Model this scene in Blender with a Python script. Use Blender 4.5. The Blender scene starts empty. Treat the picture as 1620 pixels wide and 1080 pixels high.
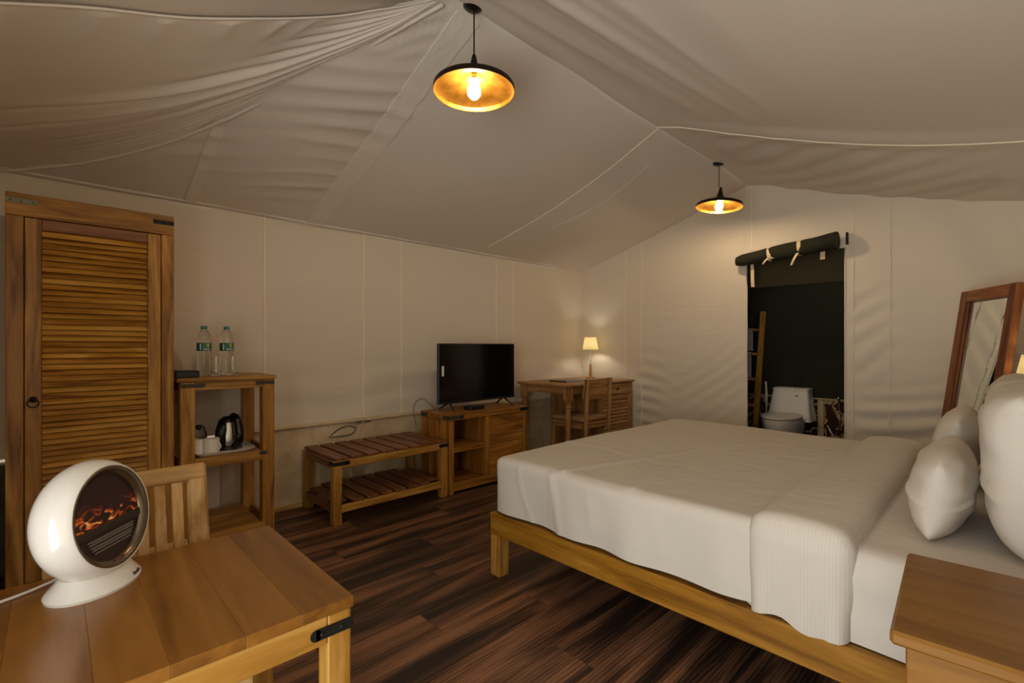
import bpy, bmesh, math, random
from mathutils import Vector, Matrix, noise
PI = math.pi
random.seed(7)
sc = bpy.context.scene
C = sc.collection

# ---------------------------------------------------------------- camera
cam_d = bpy.data.cameras.new('camera')
cam_d.sensor_width = 36.0
cam_d.lens = 752.0 / 1620.0 * 36.0
cam_d.shift_y = 7.0 / 1620.0
cam_d.clip_start = 0.02
cam = bpy.data.objects.new('camera', cam_d)
C.objects.link(cam)
YAW = math.atan((1590 - 810) / 752.0)
cam.location = (0, 0, 1.2)
cam.rotation_euler = (PI / 2, 0, YAW - PI / 2)
sc.camera = cam

# ---------------------------------------------------------------- world, exposure, big lights
w = bpy.data.worlds.new('world')
sc.world = w
w.use_nodes = True
bg = w.node_tree.nodes['Background']
bg.inputs[0].default_value = (0.9, 0.95, 1.0, 1)
bg.inputs[1].default_value = 0.8
sc.view_settings.view_transform = 'Standard'
sc.view_settings.look = 'None'
sc.view_settings.gamma = 1.0
sc.view_settings.use_curve_mapping = False
sc.view_settings.exposure = 0.22
try:
    sc.cycles.use_denoising = True
    sc.cycles.max_bounces = 10
    sc.cycles.diffuse_bounces = 7
    sc.cycles.transparent_max_bounces = 12
    sc.cycles.sample_clamp_indirect = 4.0
    sc.cycles.caustics_refractive = False
    sc.cycles.caustics_reflective = False
except Exception:
    pass
BULB = 250.0
# daylight through the open tent entrance behind the camera
ld = bpy.data.lights.new('entrance_daylight', 'AREA')
ld.shape = 'RECTANGLE'
ld.size = 2.2
ld.size_y = 2.6
ld.energy = 100.0
ld.color = (1.0, 0.99, 0.92)
lo = bpy.data.objects.new('entrance_daylight', ld)
C.objects.link(lo)
lo.location = (-1.35, 0.30, 0.75)
lo.rotation_euler = (0, -PI / 2 - math.radians(22), 0)

# lamp inside the bathroom (above the doorway, out of view)
bl = bpy.data.lights.new('bathroom_lamp', 'POINT'); bl.energy = 5.0; bl.shadow_soft_size = 0.06; bl.color = (1.0, 0.86, 0.66)
bo = bpy.data.objects.new('bathroom_lamp', bl); C.objects.link(bo); bo.location = (5.25, 1.15, 2.2)

# ---------------------------------------------------------------- helpers
def srgb(r, g, b):
    f = lambda c: (c / 255 / 12.92) if c / 255 <= 0.04045 else ((c / 255 + 0.055) / 1.055) ** 2.4
    return (f(r), f(g), f(b), 1)

def root_off(o):
    v = Vector((0, 0, 0))
    while o:
        v += o.location
        o = o.parent
    return v

def link(name, me, parent=None, loc=None):
    o = bpy.data.objects.new(name, me)
    C.objects.link(o)
    if parent:
        o.parent = parent
    if loc is not None:
        o.location = loc
    return o

def tag(o, label=None, cat=None, group=None, kind=None):
    if label: o['label'] = label
    if cat: o['category'] = cat
    if group: o['group'] = group
    if kind: o['kind'] = kind
    return o

def thing(name, label, cat, loc=(0, 0, 0), group=None, kind=None):
    o = bpy.data.objects.new(name, None)
    o.empty_display_size = 0.05
    C.objects.link(o)
    o.location = loc
    return tag(o, label, cat, group, kind)

def dup(root, loc, label=None, name=None, rz=None):
    r = root.copy(); C.objects.link(r); r.location = loc
    if label: r['label'] = label
    if rz is not None: r.rotation_euler.z = rz
    for ch in root.children:
        c = ch.copy(); C.objects.link(c); c.parent = r
        for g in ch.children:
            d = g.copy(); C.objects.link(d); d.parent = c
    return r

def obj(name, bm, m, parent=None, smooth=None, kind=None, label=None):
    """world-coordinate bmesh -> one mesh object (shifted into its parent's space)"""
    if parent:
        bmesh.ops.translate(bm, verts=bm.verts, vec=-root_off(parent))
    bmesh.ops.recalc_face_normals(bm, faces=bm.faces) if smooth != 'keep' else None
    me = bpy.data.meshes.new(name)
    bm.to_mesh(me); bm.free()
    if m: me.materials.append(m)
    if smooth:
        for p in me.polygons: p.use_smooth = True
        if smooth == 'auto':
            try: me.set_sharp_from_angle(angle=math.radians(40))
            except Exception: pass
    o = link(name, me, parent)
    if kind: o['kind'] = kind
    if label: o['label'] = label
    return o

def NB(): return bmesh.new()

def abox(bm, x0, x1, y0, y1, z0, z1, bev=0.0, mat=None):
    vs = [bm.verts.new((x, y, z)) for x in (x0, x1) for y in (y0, y1) for z in (z0, z1)]
    idx = [(0, 1, 3, 2), (4, 6, 7, 5), (0, 4, 5, 1), (2, 3, 7, 6), (0, 2, 6, 4), (1, 5, 7, 3)]
    fs = [bm.faces.new([vs[i] for i in f]) for f in idx]
    geo = vs
    if bev > 0:
        es = list({e for f in fs for e in f.edges})
        r = bmesh.ops.bevel(bm, geom=es, offset=bev, segments=1, affect='EDGES', profile=0.5)
        geo = list({v for f in r['faces'] for v in f.verts})
    if mat is not None:
        bmesh.ops.transform(bm, matrix=mat, verts=[v for v in geo if v.is_valid])
    return bm

def box(x0, x1, y0, y1, z0, z1, bev=0.0, mat=None):
    return abox(NB(), x0, x1, y0, y1, z0, z1, bev, mat)

def lathe(bm, prof, seg=24, c=(0, 0, 0), ax=None, cap=True):
    """prof: list of (r,z)"""
    rings = []
    M = ax if ax is not None else Matrix.Identity(3)
    for r, z in prof:
        if r < 1e-6:
            rings.append([bm.verts.new(Vector(c) + M @ Vector((0, 0, z)))])
        else:
            rings.append([bm.verts.new(Vector(c) + M @ Vector((r * math.cos(2 * PI * i / seg), r * math.sin(2 * PI * i / seg), z))) for i in range(seg)])
    for a, b in zip(rings[:-1], rings[1:]):
        for i in range(seg):
            j = (i + 1) % seg
            if len(a) == 1 and len(b) == 1: continue
            if len(a) == 1: bm.faces.new([a[0], b[i], b[j]])
            elif len(b) == 1: bm.faces.new([a[i], b[0], a[j]])
            else: bm.faces.new([a[i], b[i], b[j], a[j]])
    if cap:
        for r_ in (rings[0], rings[-1]):
            if len(r_) > 2:
                try: bm.faces.new(r_)
                except Exception: pass
    return bm

def tube(bm, pts, r, seg=8, closed=False):
    pts = [Vector(p) for p in pts]
    n = len(pts); rings = []
    for i, p in enumerate(pts):
        if closed: t = pts[(i + 1) % n] - pts[i - 1]
        else: t = pts[min(i + 1, n - 1)] - pts[max(i - 1, 0)]
        t.normalize()
        u = t.cross(Vector((0, 0, 1)))
        if u.length < 0.01: u = t.cross(Vector((0, 1, 0)))
        u.normalize(); v = t.cross(u)
        rr = r[i] if isinstance(r, (list, tuple)) else r
        rings.append([bm.verts.new(p + rr * (math.cos(2 * PI * k / seg) * u + math.sin(2 * PI * k / seg) * v)) for k in range(seg)])
    prs = list(zip(rings[:-1], rings[1:])) + ([(rings[-1], rings[0])] if closed else [])
    for a, b in prs:
        for k in range(seg):
            j = (k + 1) % seg
            bm.faces.new([a[k], a[j], b[j], b[k]])
    if not closed:
        bm.faces.new(rings[0]); bm.faces.new(rings[-1])
    return bm

def spline(pts, n=8):
    pts = [Vector(p) for p in pts]
    P = [pts[0]] + pts + [pts[-1]]
    out = []
    for i in range(1, len(P) - 2):
        for k in range(n):
            t = k / n
            a, b, c, d = P[i - 1], P[i], P[i + 1], P[i + 2]
            out.append(0.5 * ((2 * b) + (c - a) * t + (2 * a - 5 * b + 4 * c - d) * t * t + (3 * b - a - 3 * c + d) * t ** 3))
    out.append(pts[-1])
    return out

def grid(bm, nu, nv, f, thick=0.0):
    vs = [[bm.verts.new(f(i / nu, j / nv)) for j in range(nv + 1)] for i in range(nu + 1)]
    for i in range(nu):
        for j in range(nv):
            bm.faces.new([vs[i][j], vs[i + 1][j], vs[i + 1][j + 1], vs[i][j + 1]])
    return bm

def interp(lst, t):
    """piecewise (smooth) interpolation of a list of vectors, t in 0..1"""
    n = len(lst) - 1
    x = max(0, min(1, t)) * n
    i = min(int(x), n - 1); f = x - i
    P = lambda k: Vector(lst[max(0, min(n, k))])
    a, b, c, d = P(i - 1), P(i), P(i + 1), P(i + 2)
    return 0.5 * ((2 * b) + (c - a) * f + (2 * a - 5 * b + 4 * c - d) * f * f + (3 * b - a - 3 * c + d) * f ** 3)

def rbox(x0, x1, y0, y1, z0, z1, r, step=0.04, disp=None, open_bottom=False):
    """rounded box with an even grid on every side; disp(p, n) -> new point"""
    bm = NB()
    nx = max(2, int((x1 - x0) / step)); ny = max(2, int((y1 - y0) / step)); nz = max(2, int((z1 - z0) / step))
    cache = {}
    def V(i, j, k):
        key = (i, j, k)
        if key in cache: return cache[key]
        p = Vector((x0 + (x1 - x0) * i / nx, y0 + (y1 - y0) * j / ny, z0 + (z1 - z0) * k / nz))
        q = Vector((min(max(p.x, x0 + r), x1 - r), min(max(p.y, y0 + r), y1 - r), min(max(p.z, z0 + r), z1 - r)))
        if open_bottom: q.z = min(max(p.z, z0), z1 - r)
        d = p - q
        n = d.normalized() if d.length > 1e-9 else Vector((0, 0, 1))
        p2 = q + n * r if d.length > 1e-9 else p
        if disp: p2 = disp(p2, n)
        cache[key] = bm.verts.new(p2)
        return cache[key]
    def quad(a, b, c, d):
        try: bm.faces.new([V(*a), V(*b), V(*c), V(*d)])
        except ValueError: pass
    for i in range(nx):
        for j in range(ny):
            if not open_bottom: quad((i, j, 0), (i, j + 1, 0), (i + 1, j + 1, 0), (i + 1, j, 0))
            quad((i, j, nz), (i + 1, j, nz), (i + 1, j + 1, nz), (i, j + 1, nz))
    for i in range(nx):
        for k in range(nz):
            quad((i, 0, k), (i + 1, 0, k), (i + 1, 0, k + 1), (i, 0, k + 1))
            quad((i, ny, k), (i, ny, k + 1), (i + 1, ny, k + 1), (i + 1, ny, k))
    for j in range(ny):
        for k in range(nz):
            quad((0, j, k), (0, j, k + 1), (0, j + 1, k + 1), (0, j + 1, k))
            quad((nx, j, k), (nx, j + 1, k), (nx, j + 1, k + 1), (nx, j, k + 1))
    return bm

def smst(a, b, x):
    t = max(0.0, min(1.0, (x - a) / (b - a))); return t * t * (3 - 2 * t)

def nz(x, y, z=0.0): return noise.noise(Vector((x, y, z)))

# ---------------------------------------------------------------- materials
def new_mat(name):
    m = bpy.data.materials.new(name); m.use_nodes = True
    nt = m.node_tree
    return m, nt, nt.nodes['Principled BSDF']

def N(nt, t, **kw):
    n = nt.nodes.new(t)
    for k, v in kw.items(): setattr(n, k, v)
    return n

def simple(name, col, rough=0.5, metal=0.0, var=0.08, bump=0.0, bscale=60.0, **inp):
    m, nt, b = new_mat(name)
    tc = N(nt, 'ShaderNodeTexCoord')
    no = N(nt, 'ShaderNodeTexNoise'); no.inputs['Scale'].default_value = bscale; no.inputs['Detail'].default_value = 4
    nt.links.new(tc.outputs['Object'], no.inputs['Vector'])
    mx = N(nt, 'ShaderNodeMix', data_type='RGBA')
    nt.links.new(no.outputs['Fac'], mx.inputs[0])
    mx.inputs[6].default_value = tuple(c * (1 - var) for c in col[:3]) + (1,)
    mx.inputs[7].default_value = tuple(min(1, c * (1 + var)) for c in col[:3]) + (1,)
    nt.links.new(mx.outputs[2], b.inputs['Base Color'])
    b.inputs['Roughness'].default_value = rough
    b.inputs['Metallic'].default_value = metal
    if bump:
        bp = N(nt, 'ShaderNodeBump'); bp.inputs['Strength'].default_value = bump; bp.inputs['Distance'].default_value = 0.004
        nt.links.new(no.outputs['Fac'], bp.inputs['Height']); nt.links.new(bp.outputs['Normal'], b.inputs['Normal'])
    for k, v in inp.items(): b.inputs[k.replace('_', ' ')].default_value = v
    return m

def wood(name, cols, axis='x', scale=1.0, rough=0.42, rnd=0.16, stretch=0.09, contrast=(0.3, 0.7), spec=0.4):
    m, nt, b = new_mat(name)
    L = nt.links.new
    tc = N(nt, 'ShaderNodeTexCoord'); oi = N(nt, 'ShaderNodeObjectInfo')
    mul = N(nt, 'ShaderNodeVectorMath', operation='SCALE'); mul.inputs[0].default_value = (7.3, 5.1, 9.7)
    L(oi.outputs['Random'], mul.inputs['Scale'])
    add = N(nt, 'ShaderNodeVectorMath', operation='ADD')
    L(tc.outputs['Object'], add.inputs[0]); L(mul.outputs[0], add.inputs[1])
    mp = N(nt, 'ShaderNodeMapping')
    s = [1.0, 1.0, 1.0]; s['xyz'.index(axis)] = stretch
    mp.inputs['Scale'].default_value = [k * scale for k in s]
    L(add.outputs[0], mp.inputs['Vector'])
    n1 = N(nt, 'ShaderNodeTexNoise'); n1.inputs['Scale'].default_value = 14; n1.inputs['Detail'].default_value = 5
    n1.inputs['Roughness'].default_value = 0.55; n1.inputs['Distortion'].default_value = 1.6
    L(mp.outputs[0], n1.inputs['Vector'])
    n2 = N(nt, 'ShaderNodeTexNoise'); n2.inputs['Scale'].default_value = 120; n2.inputs['Detail'].default_value = 3
    L(mp.outputs[0], n2.inputs['Vector'])
    mm = N(nt, 'ShaderNodeMath', operation='MULTIPLY_ADD'); mm.inputs[1].default_value = 0.18
    L(n2.outputs['Fac'], mm.inputs[0]); 
    ms = N(nt, 'ShaderNodeMath', operation='SUBTRACT'); ms.inputs[1].default_value = 0.09
    L(n1.outputs['Fac'], ms.inputs[0]); L(ms.outputs[0], mm.inputs[2])
    rp = N(nt, 'ShaderNodeValToRGB')
    L(mm.outputs[0], rp.inputs[0])
    e = rp.color_ramp.elements
    e[0].position = contrast[0]; e[0].color = cols[0]
    e[1].position = contrast[1]; e[1].color = cols[-1]
    for i, c in enumerate(cols[1:-1]):
        k = e.new(contrast[0] + (contrast[1] - contrast[0]) * (i + 1) / (len(cols) - 1)); k.color = c
    hs = N(nt, 'ShaderNodeHueSaturation')
    mr = N(nt, 'ShaderNodeMapRange'); mr.inputs[3].default_value = 1 - rnd; mr.inputs[4].default_value = 1 + rnd
    L(oi.outputs['Random'], mr.inputs[0]); L(mr.outputs[0], hs.inputs['Value'])
    L(rp.outputs[0], hs.inputs['Color']); L(hs.outputs[0], b.inputs['Base Color'])
    b.inputs['Roughness'].default_value = rough
    b.inputs['Specular IOR Level'].default_value = spec
    bp = N(nt, 'ShaderNodeBump'); bp.inputs['Strength'].default_value = 0.12; bp.inputs['Distance'].default_value = 0.002
    L(n2.outputs['Fac'], bp.inputs['Height']); L(bp.outputs[0], b.inputs['Normal'])
    return m

HON = [srgb(112, 72, 24), srgb(164, 116, 48), srgb(196, 150, 78)]
HON2 = [srgb(118, 78, 26), srgb(168, 120, 48), srgb(196, 150, 78)]
DRK = [srgb(84, 50, 24), srgb(122, 78, 42), srgb(148, 100, 60)]
TVW = [srgb(96, 56, 14), srgb(146, 94, 30), srgb(178, 124, 52)]
PAL = [srgb(158, 114, 60), srgb(196, 156, 98), srgb(216, 180, 126)]
DSK = [srgb(118, 80, 40), srgb(160, 116, 66), srgb(184, 142, 90)]
RED = [srgb(84, 40, 14), srgb(130, 74, 32), srgb(156, 96, 50)]
W = {}
for ax in 'xyz':
    W['hon' + ax] = wood('honey_wood_' + ax, HON, ax)
    W['hon2' + ax] = wood('light_honey_wood_' + ax, HON2, ax)
    W['drk' + ax] = wood('brown_slat_wood_' + ax, DRK, ax, rnd=0.07)
    W['tv' + ax] = wood('amber_wood_' + ax, TVW, ax)
    W['pal' + ax] = wood('pale_wood_' + ax, PAL, ax, rough=0.6)
    W['dsk' + ax] = wood('desk_wood_' + ax, DSK, ax)
    W['red' + ax] = wood('reddish_frame_wood_' + ax, RED, ax)
W['top'] = wood('table_board_wood', [srgb(92, 54, 15), srgb(128, 83, 28), srgb(150, 102, 44)], 'y', rough=0.3, rnd=0.15, contrast=(0.2, 0.8), scale=0.8, spec=0.5)
W['night'] = wood('nightstand_wood', [srgb(98, 62, 18), srgb(130, 88, 30), srgb(148, 106, 46)], 'y', rough=0.42, rnd=0.05, spec=0.3, contrast=(0.2, 0.8))
W['rail'] = wood('bed_rail_wood', [srgb(116, 74, 14), srgb(152, 104, 28), srgb(172, 126, 48)], 'y', rnd=0.05)
W['slat'] = wood('louvre_wood', [srgb(112, 66, 16), srgb(172, 120, 42), srgb(204, 156, 74)], 'x', rnd=0.16)
iron = simple('black_iron', srgb(38, 38, 36), 0.55, 0.6, bump=0.2)
oldiron = simple('worn_steel', srgb(128, 128, 112), 0.45, 0.8, bump=0.2)
brack = simple('grey_iron', srgb(74, 72, 62), 0.55, 0.6, bump=0.2)
black = simple('black_plastic', srgb(18, 18, 18), 0.35)
blackg = simple('black_gloss', srgb(10, 10, 11), 0.12)
white = simple('white_gloss', srgb(232, 230, 224), 0.14, var=0.01, Coat_Weight=0.5)
wplast = simple('white_plastic', srgb(225, 220, 212), 0.4, var=0.02)
ceramic = simple('ceramic', srgb(238, 234, 226), 0.12, var=0.01)
chrome = simple('chrome', srgb(210, 208, 204), 0.12, 1.0, var=0.02)
steel = simple('brushed_steel', srgb(190, 180, 165), 0.28, 1.0, var=0.05)
towelm = simple('towel_cotton', srgb(226, 220, 226), 0.9, bump=0.5, bscale=300)
leather = simple('seat_leather', srgb(150, 116, 82), 0.5, bump=0.1)
cloth_tape = simple('cotton_tape', srgb(226, 205, 170), 0.85, bump=0.2)

def fabric(name, col, weave=0.25, wr=0.35, wscale=(1.2, 1.2, 3.0), nscale=3.0, rough=0.85, dist=0.02, trans=0.0):
    m, nt, b = new_mat(name); L = nt.links.new
    tc = N(nt, 'ShaderNodeTexCoord')
    mp = N(nt, 'ShaderNodeMapping'); mp.inputs['Scale'].default_value = wscale
    L(tc.outputs['Object'], mp.inputs[0])
    n1 = N(nt, 'ShaderNodeTexNoise'); n1.inputs['Scale'].default_value = nscale; n1.inputs['Detail'].default_value = 4
    n1.inputs['Distortion'].default_value = 0.4; n1.inputs['Roughness'].default_value = 0.45
    L(mp.outputs[0], n1.inputs['Vector'])
    n2 = N(nt, 'ShaderNodeTexNoise'); n2.inputs['Scale'].default_value = 1.3; n2.inputs['Detail'].default_value = 2
    L(tc.outputs['Object'], n2.inputs['Vector'])
    mx = N(nt, 'ShaderNodeMix', data_type='RGBA')
    L(n2.outputs['Fac'], mx.inputs[0])
    mx.inputs[6].default_value = tuple(c * 0.95 for c in col[:3]) + (1,); mx.inputs[7].default_value = col
    L(mx.outputs[2], b.inputs['Base Color'])
    b.inputs['Roughness'].default_value = rough
    b.inputs['Specular IOR Level'].default_value = 0.15
    bp = N(nt, 'ShaderNodeBump'); bp.inputs['Strength'].default_value = wr; bp.inputs['Distance'].default_value = dist
    L(n1.outputs['Fac'], bp.inputs['Height'])
    n3 = N(nt, 'ShaderNodeTexNoise'); n3.inputs['Scale'].default_value = 400
    L(tc.outputs['Object'], n3.inputs['Vector'])
    bp2 = N(nt, 'ShaderNodeBump'); bp2.inputs['Strength'].default_value = weave; bp2.inputs['Distance'].default_value = 0.001
    L(n3.outputs['Fac'], bp2.inputs['Height']); L(bp.outputs[0], bp2.inputs['Normal']); L(bp2.outputs[0], b.inputs['Normal'])
    if trans:
        tr = N(nt, 'ShaderNodeBsdfTranslucent'); L(mx.outputs[2], tr.inputs[0])
        ms = N(nt, 'ShaderNodeMixShader'); ms.inputs[0].default_value = trans
        L(b.outputs[0], ms.inputs[1]); L(tr.outputs[0], ms.inputs[2]); L(ms.outputs[0], nt.nodes['Material Output'].inputs[0])
    return m

CANVAS = srgb(226, 216, 199)
wallm = fabric('canvas_wall', CANVAS, wr=0.30, wscale=(0.9, 0.9, 3.4))
ceilm = fabric('canvas_roof', srgb(226, 216, 205), wr=0.15, wscale=(0.8, 1.6, 1.0))
seamm = fabric('canvas_seam', srgb(242, 234, 212), wr=0.05)
linen = fabric('white_bed_linen', srgb(206, 199, 189), wr=0.28, wscale=(3, 3, 1.2), nscale=3)
linen2 = fabric('white_pillow_cotton', srgb(210, 203, 192), wr=0.35, wscale=(2.5, 2.5, 4), nscale=3)
def striped():
    m = fabric('striped_sateen', srgb(206, 199, 189), wr=0.28, wscale=(3, 3, 1.2), nscale=3)
    nt = m.node_tree; b = nt.nodes['Principled BSDF']; L = nt.links.new
    tc = N(nt, 'ShaderNodeTexCoord'); wv = N(nt, 'ShaderNodeTexWave', wave_type='BANDS', bands_direction='Y')
    wv.inputs['Scale'].default_value = 34
    L(tc.outputs['Object'], wv.inputs['Vector'])
    mr = N(nt, 'ShaderNodeMapRange'); mr.inputs[3].default_value = 0.45; mr.inputs[4].default_value = 0.7
    L(wv.outputs['Fac'], mr.inputs[0]); L(mr.outputs[0], b.inputs['Roughness'])
    mx = N(nt, 'ShaderNodeMix', data_type='RGBA')
    mx.inputs[6].default_value = srgb(203, 196, 186); mx.inputs[7].default_value = srgb(209, 202, 192)
    L(wv.outputs['Fac'], mx.inputs[0]); L(mx.outputs[2], b.inputs['Base Color'])
    return m
stripe = striped()
green = fabric('dark_green_canvas', srgb(46, 46, 34), wr=0.1)
green2 = fabric('olive_canvas', srgb(84, 74, 50), wr=0.1)

def floor_mat():
    m, nt, b = new_mat('dark_plank_wood'); L = nt.links.new
    tc = N(nt, 'ShaderNodeTexCoord'); oi = N(nt, 'ShaderNodeObjectInfo')
    mul = N(nt, 'ShaderNodeVectorMath', operation='SCALE'); mul.inputs[0].default_value = (11.3, 17.1, 5.0)
    L(oi.outputs['Random'], mul.inputs['Scale'])
    add = N(nt, 'ShaderNodeVectorMath', operation='ADD'); L(tc.outputs['Object'], add.inputs[0]); L(mul.outputs[0], add.inputs[1])
    def mapped(s):
        q = N(nt, 'ShaderNodeMapping'); q.inputs['Scale'].default_value = s; L(add.outputs[0], q.inputs[0]); return q
    a = mapped((0.40, 5.0, 1)); n1 = N(nt, 'ShaderNodeTexNoise'); n1.inputs['Scale'].default_value = 2.0; n1.inputs['Detail'].default_value = 5; n1.inputs['Distortion'].default_value = 0.5
    L(a.outputs[0], n1.inputs['Vector'])
    c = mapped((0.9, 9.0, 1)); wv = N(nt, 'ShaderNodeTexWave', wave_type='BANDS', bands_direction='Y'); wv.inputs['Scale'].default_value = 2.2
    wv.inputs['Distortion'].default_value = 9.0; wv.inputs['Detail'].default_value = 2.5; wv.inputs['Detail Scale'].default_value = 0.9
    L(c.outputs[0], wv.inputs['Vector'])
    d = mapped((1.5, 60, 1)); n2 = N(nt, 'ShaderNodeTexNoise'); n2.inputs['Scale'].default_value = 3.0; n2.inputs['Detail'].default_value = 3
    L(d.outputs[0], n2.inputs['Vector'])
    m1 = N(nt, 'ShaderNodeMath', operation='MULTIPLY_ADD'); m1.inputs[1].default_value = 0.10
    L(wv.outputs['Fac'], m1.inputs[0]); L(n1.outputs['Fac'], m1.inputs[2])
    m2 = N(nt, 'ShaderNodeMath', operation='MULTIPLY_ADD'); m2.inputs[1].default_value = 0.12
    L(n2.outputs['Fac'], m2.inputs[0]); L(m1.outputs[0], m2.inputs[2])
    rp = N(nt, 'ShaderNodeValToRGB'); L(m2.outputs[0], rp.inputs[0])
    e = rp.color_ramp.elements
    e[0].position = 0.48; e[0].color = srgb(42, 33, 29); e[1].position = 0.80; e[1].color = srgb(152, 108, 78)
    k = e.new(0.565); k.color = srgb(66, 47, 37); k = e.new(0.66); k.color = srgb(108, 75, 54)
    L(rp.outputs[0], b.inputs['Base Color'])
    b.inputs['Roughness'].default_value = 0.42
    b.inputs['Specular IOR Level'].default_value = 0.35
    bp = N(nt, 'ShaderNodeBump'); bp.inputs['Strength'].default_value = 0.15; bp.inputs['Distance'].default_value = 0.002
    L(wv.outputs['Fac'], bp.inputs['Height']); L(bp.outputs[0], b.inputs['Normal'])
    return m
plankm = floor_mat()
groutm = simple('dark_joint', srgb(20, 15, 12), 0.8)

def plaster_mat():
    m, nt, b = new_mat('rough_plaster'); L = nt.links.new
    tc = N(nt, 'ShaderNodeTexCoord')
    n1 = N(nt, 'ShaderNodeTexNoise'); n1.inputs['Scale'].default_value = 5; n1.inputs['Detail'].default_value = 9; n1.inputs['Roughness'].default_value = 0.7
    L(tc.outputs['Object'], n1.inputs['Vector'])
    rp = N(nt, 'ShaderNodeValToRGB'); L(n1.outputs['Fac'], rp.inputs[0])
    e = rp.color_ramp.elements; e[0].position = 0.3; e[0].color = srgb(182, 160, 124); e[1].position = 0.7; e[1].color = srgb(228, 210, 176)
    L(rp.outputs[0], b.inputs['Base Color']); b.inputs['Roughness'].default_value = 0.9
    bp = N(nt, 'ShaderNodeBump'); bp.inputs['Strength'].default_value = 0.5; bp.inputs['Distance'].default_value = 0.01
    L(n1.outputs['Fac'], bp.inputs['Height']); L(bp.outputs[0], b.inputs['Normal'])
    return m
plaster = plaster_mat()

def marble_mat():
    m, nt, b = new_mat('brown_veined_marble'); L = nt.links.new
    tc = N(nt, 'ShaderNodeTexCoord'); oi = N(nt, 'ShaderNodeObjectInfo')
    mul = N(nt, 'ShaderNodeVectorMath', operation='SCALE'); mul.inputs[0].default_value = (3.3, 7.1, 5.0)
    L(oi.outputs['Random'], mul.inputs['Scale'])
    add = N(nt, 'ShaderNodeVectorMath', operation='ADD'); L(tc.outputs['Object'], add.inputs[0]); L(mul.outputs[0], add.inputs[1])
    no = N(nt, 'ShaderNodeTexNoise'); no.inputs['Scale'].default_value = 4; no.inputs['Detail'].default_value = 4
    L(add.outputs[0], no.inputs['Vector'])
    vm = N(nt, 'ShaderNodeVectorMath', operation='MULTIPLY_ADD'); vm.inputs[1].default_value = (0.5, 0.5, 0.5)
    L(no.outputs['Color'], vm.inputs[0]); L(add.outputs[0], vm.inputs[2])
    vo = N(nt, 'ShaderNodeTexVoronoi', feature='DISTANCE_TO_EDGE'); vo.inputs['Scale'].default_value = 3.4
    L(vm.outputs[0], vo.inputs['Vector'])
    rp = N(nt, 'ShaderNodeValToRGB'); L(vo.outputs['Distance'], rp.inputs[0])
    e = rp.color_ramp.elements; e[0].position = 0.0; e[0].color = srgb(214, 196, 160); e[1].position = 0.06; e[1].color = srgb(60, 38, 22)
    k = e.new(0.025); k.color = srgb(150, 122, 88)
    L(rp.outputs[0], b.inputs['Base Color']); b.inputs['Roughness'].default_value = 0.15
    return m
marble = marble_mat()
creamtile = simple('cream_tile', srgb(196, 176, 134), 0.3)

def brass_mat():
    m, nt, b = new_mat('hammered_brass'); L = nt.links.new
    tc = N(nt, 'ShaderNodeTexCoord'); no = N(nt, 'ShaderNodeTexNoise'); no.inputs['Scale'].default_value = 14; no.inputs['Detail'].default_value = 5
    L(tc.outputs['Object'], no.inputs['Vector'])
    rp = N(nt, 'ShaderNodeValToRGB'); L(no.outputs['Fac'], rp.inputs[0])
    e = rp.color_ramp.elements; e[0].position = 0.3; e[0].color = srgb(128, 88, 26); e[1].position = 0.7; e[1].color = srgb(190, 142, 62)
    L(rp.outputs[0], b.inputs['Base Color']); b.inputs['Metallic'].default_value = 0.85; b.inputs['Roughness'].default_value = 0.38
    bp = N(nt, 'ShaderNodeBump'); bp.inputs['Strength'].default_value = 0.25; bp.inputs['Distance'].default_value = 0.004
    L(no.outputs['Fac'], bp.inputs['Height']); L(bp.outputs[0], b.inputs['Normal'])
    return m
brass = brass_mat()
bronze = simple('dark_bronze', srgb(46, 36, 24), 0.4, 0.7, bump=0.1)

def emit(name, col, s):
    m, nt, b = new_mat(name)
    b.inputs['Base Color'].default_value = (0.8, 0.8, 0.75, 1)
    b.inputs['Emission Color'].default_value = col; b.inputs['Emission Strength'].default_value = s
    return m
bulbm = emit('warm_bulb', (1.0, 0.72, 0.42, 1), BULB)
lampm = emit('desk_lamp_bulb', (1.0, 0.92, 0.76, 1), 85.0)

def glass(name, col=(1, 1, 1, 1), rough=0.0):
    m, nt, b = new_mat(name)
    b.inputs['Base Color'].default_value = col; b.inputs['Roughness'].default_value = rough
    b.inputs['Transmission Weight'].default_value = 1.0; b.inputs['IOR'].default_value = 1.25
    return m
glassm = glass('clear_glass'); glassm.node_tree.nodes['Principled BSDF'].inputs['IOR'].default_value = 1.42; petm = glass('clear_bottle_plastic', (0.97, 1, 1, 1))

def shade_mat():
    m, nt, b = new_mat('translucent_shade'); L = nt.links.new
    b.inputs['Base Color'].default_value = srgb(245, 236, 205)
    b.inputs['Roughness'].default_value = 0.8
    tr = N(nt, 'ShaderNodeBsdfTranslucent'); tr.inputs[0].default_value = srgb(250, 240, 210)
    mx = N(nt, 'ShaderNodeMixShader'); mx.inputs[0].default_value = 0.6
    L(b.outputs[0], mx.inputs[1]); L(tr.outputs[0], mx.inputs[2]); L(mx.outputs[0], nt.nodes['Material Output'].inputs[0])
    return m
shadem = shade_mat()
mirrorm = simple('mirror_glass', (0.86, 0.88, 0.84, 1), 0.02, 1.0, var=0.0)

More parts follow.
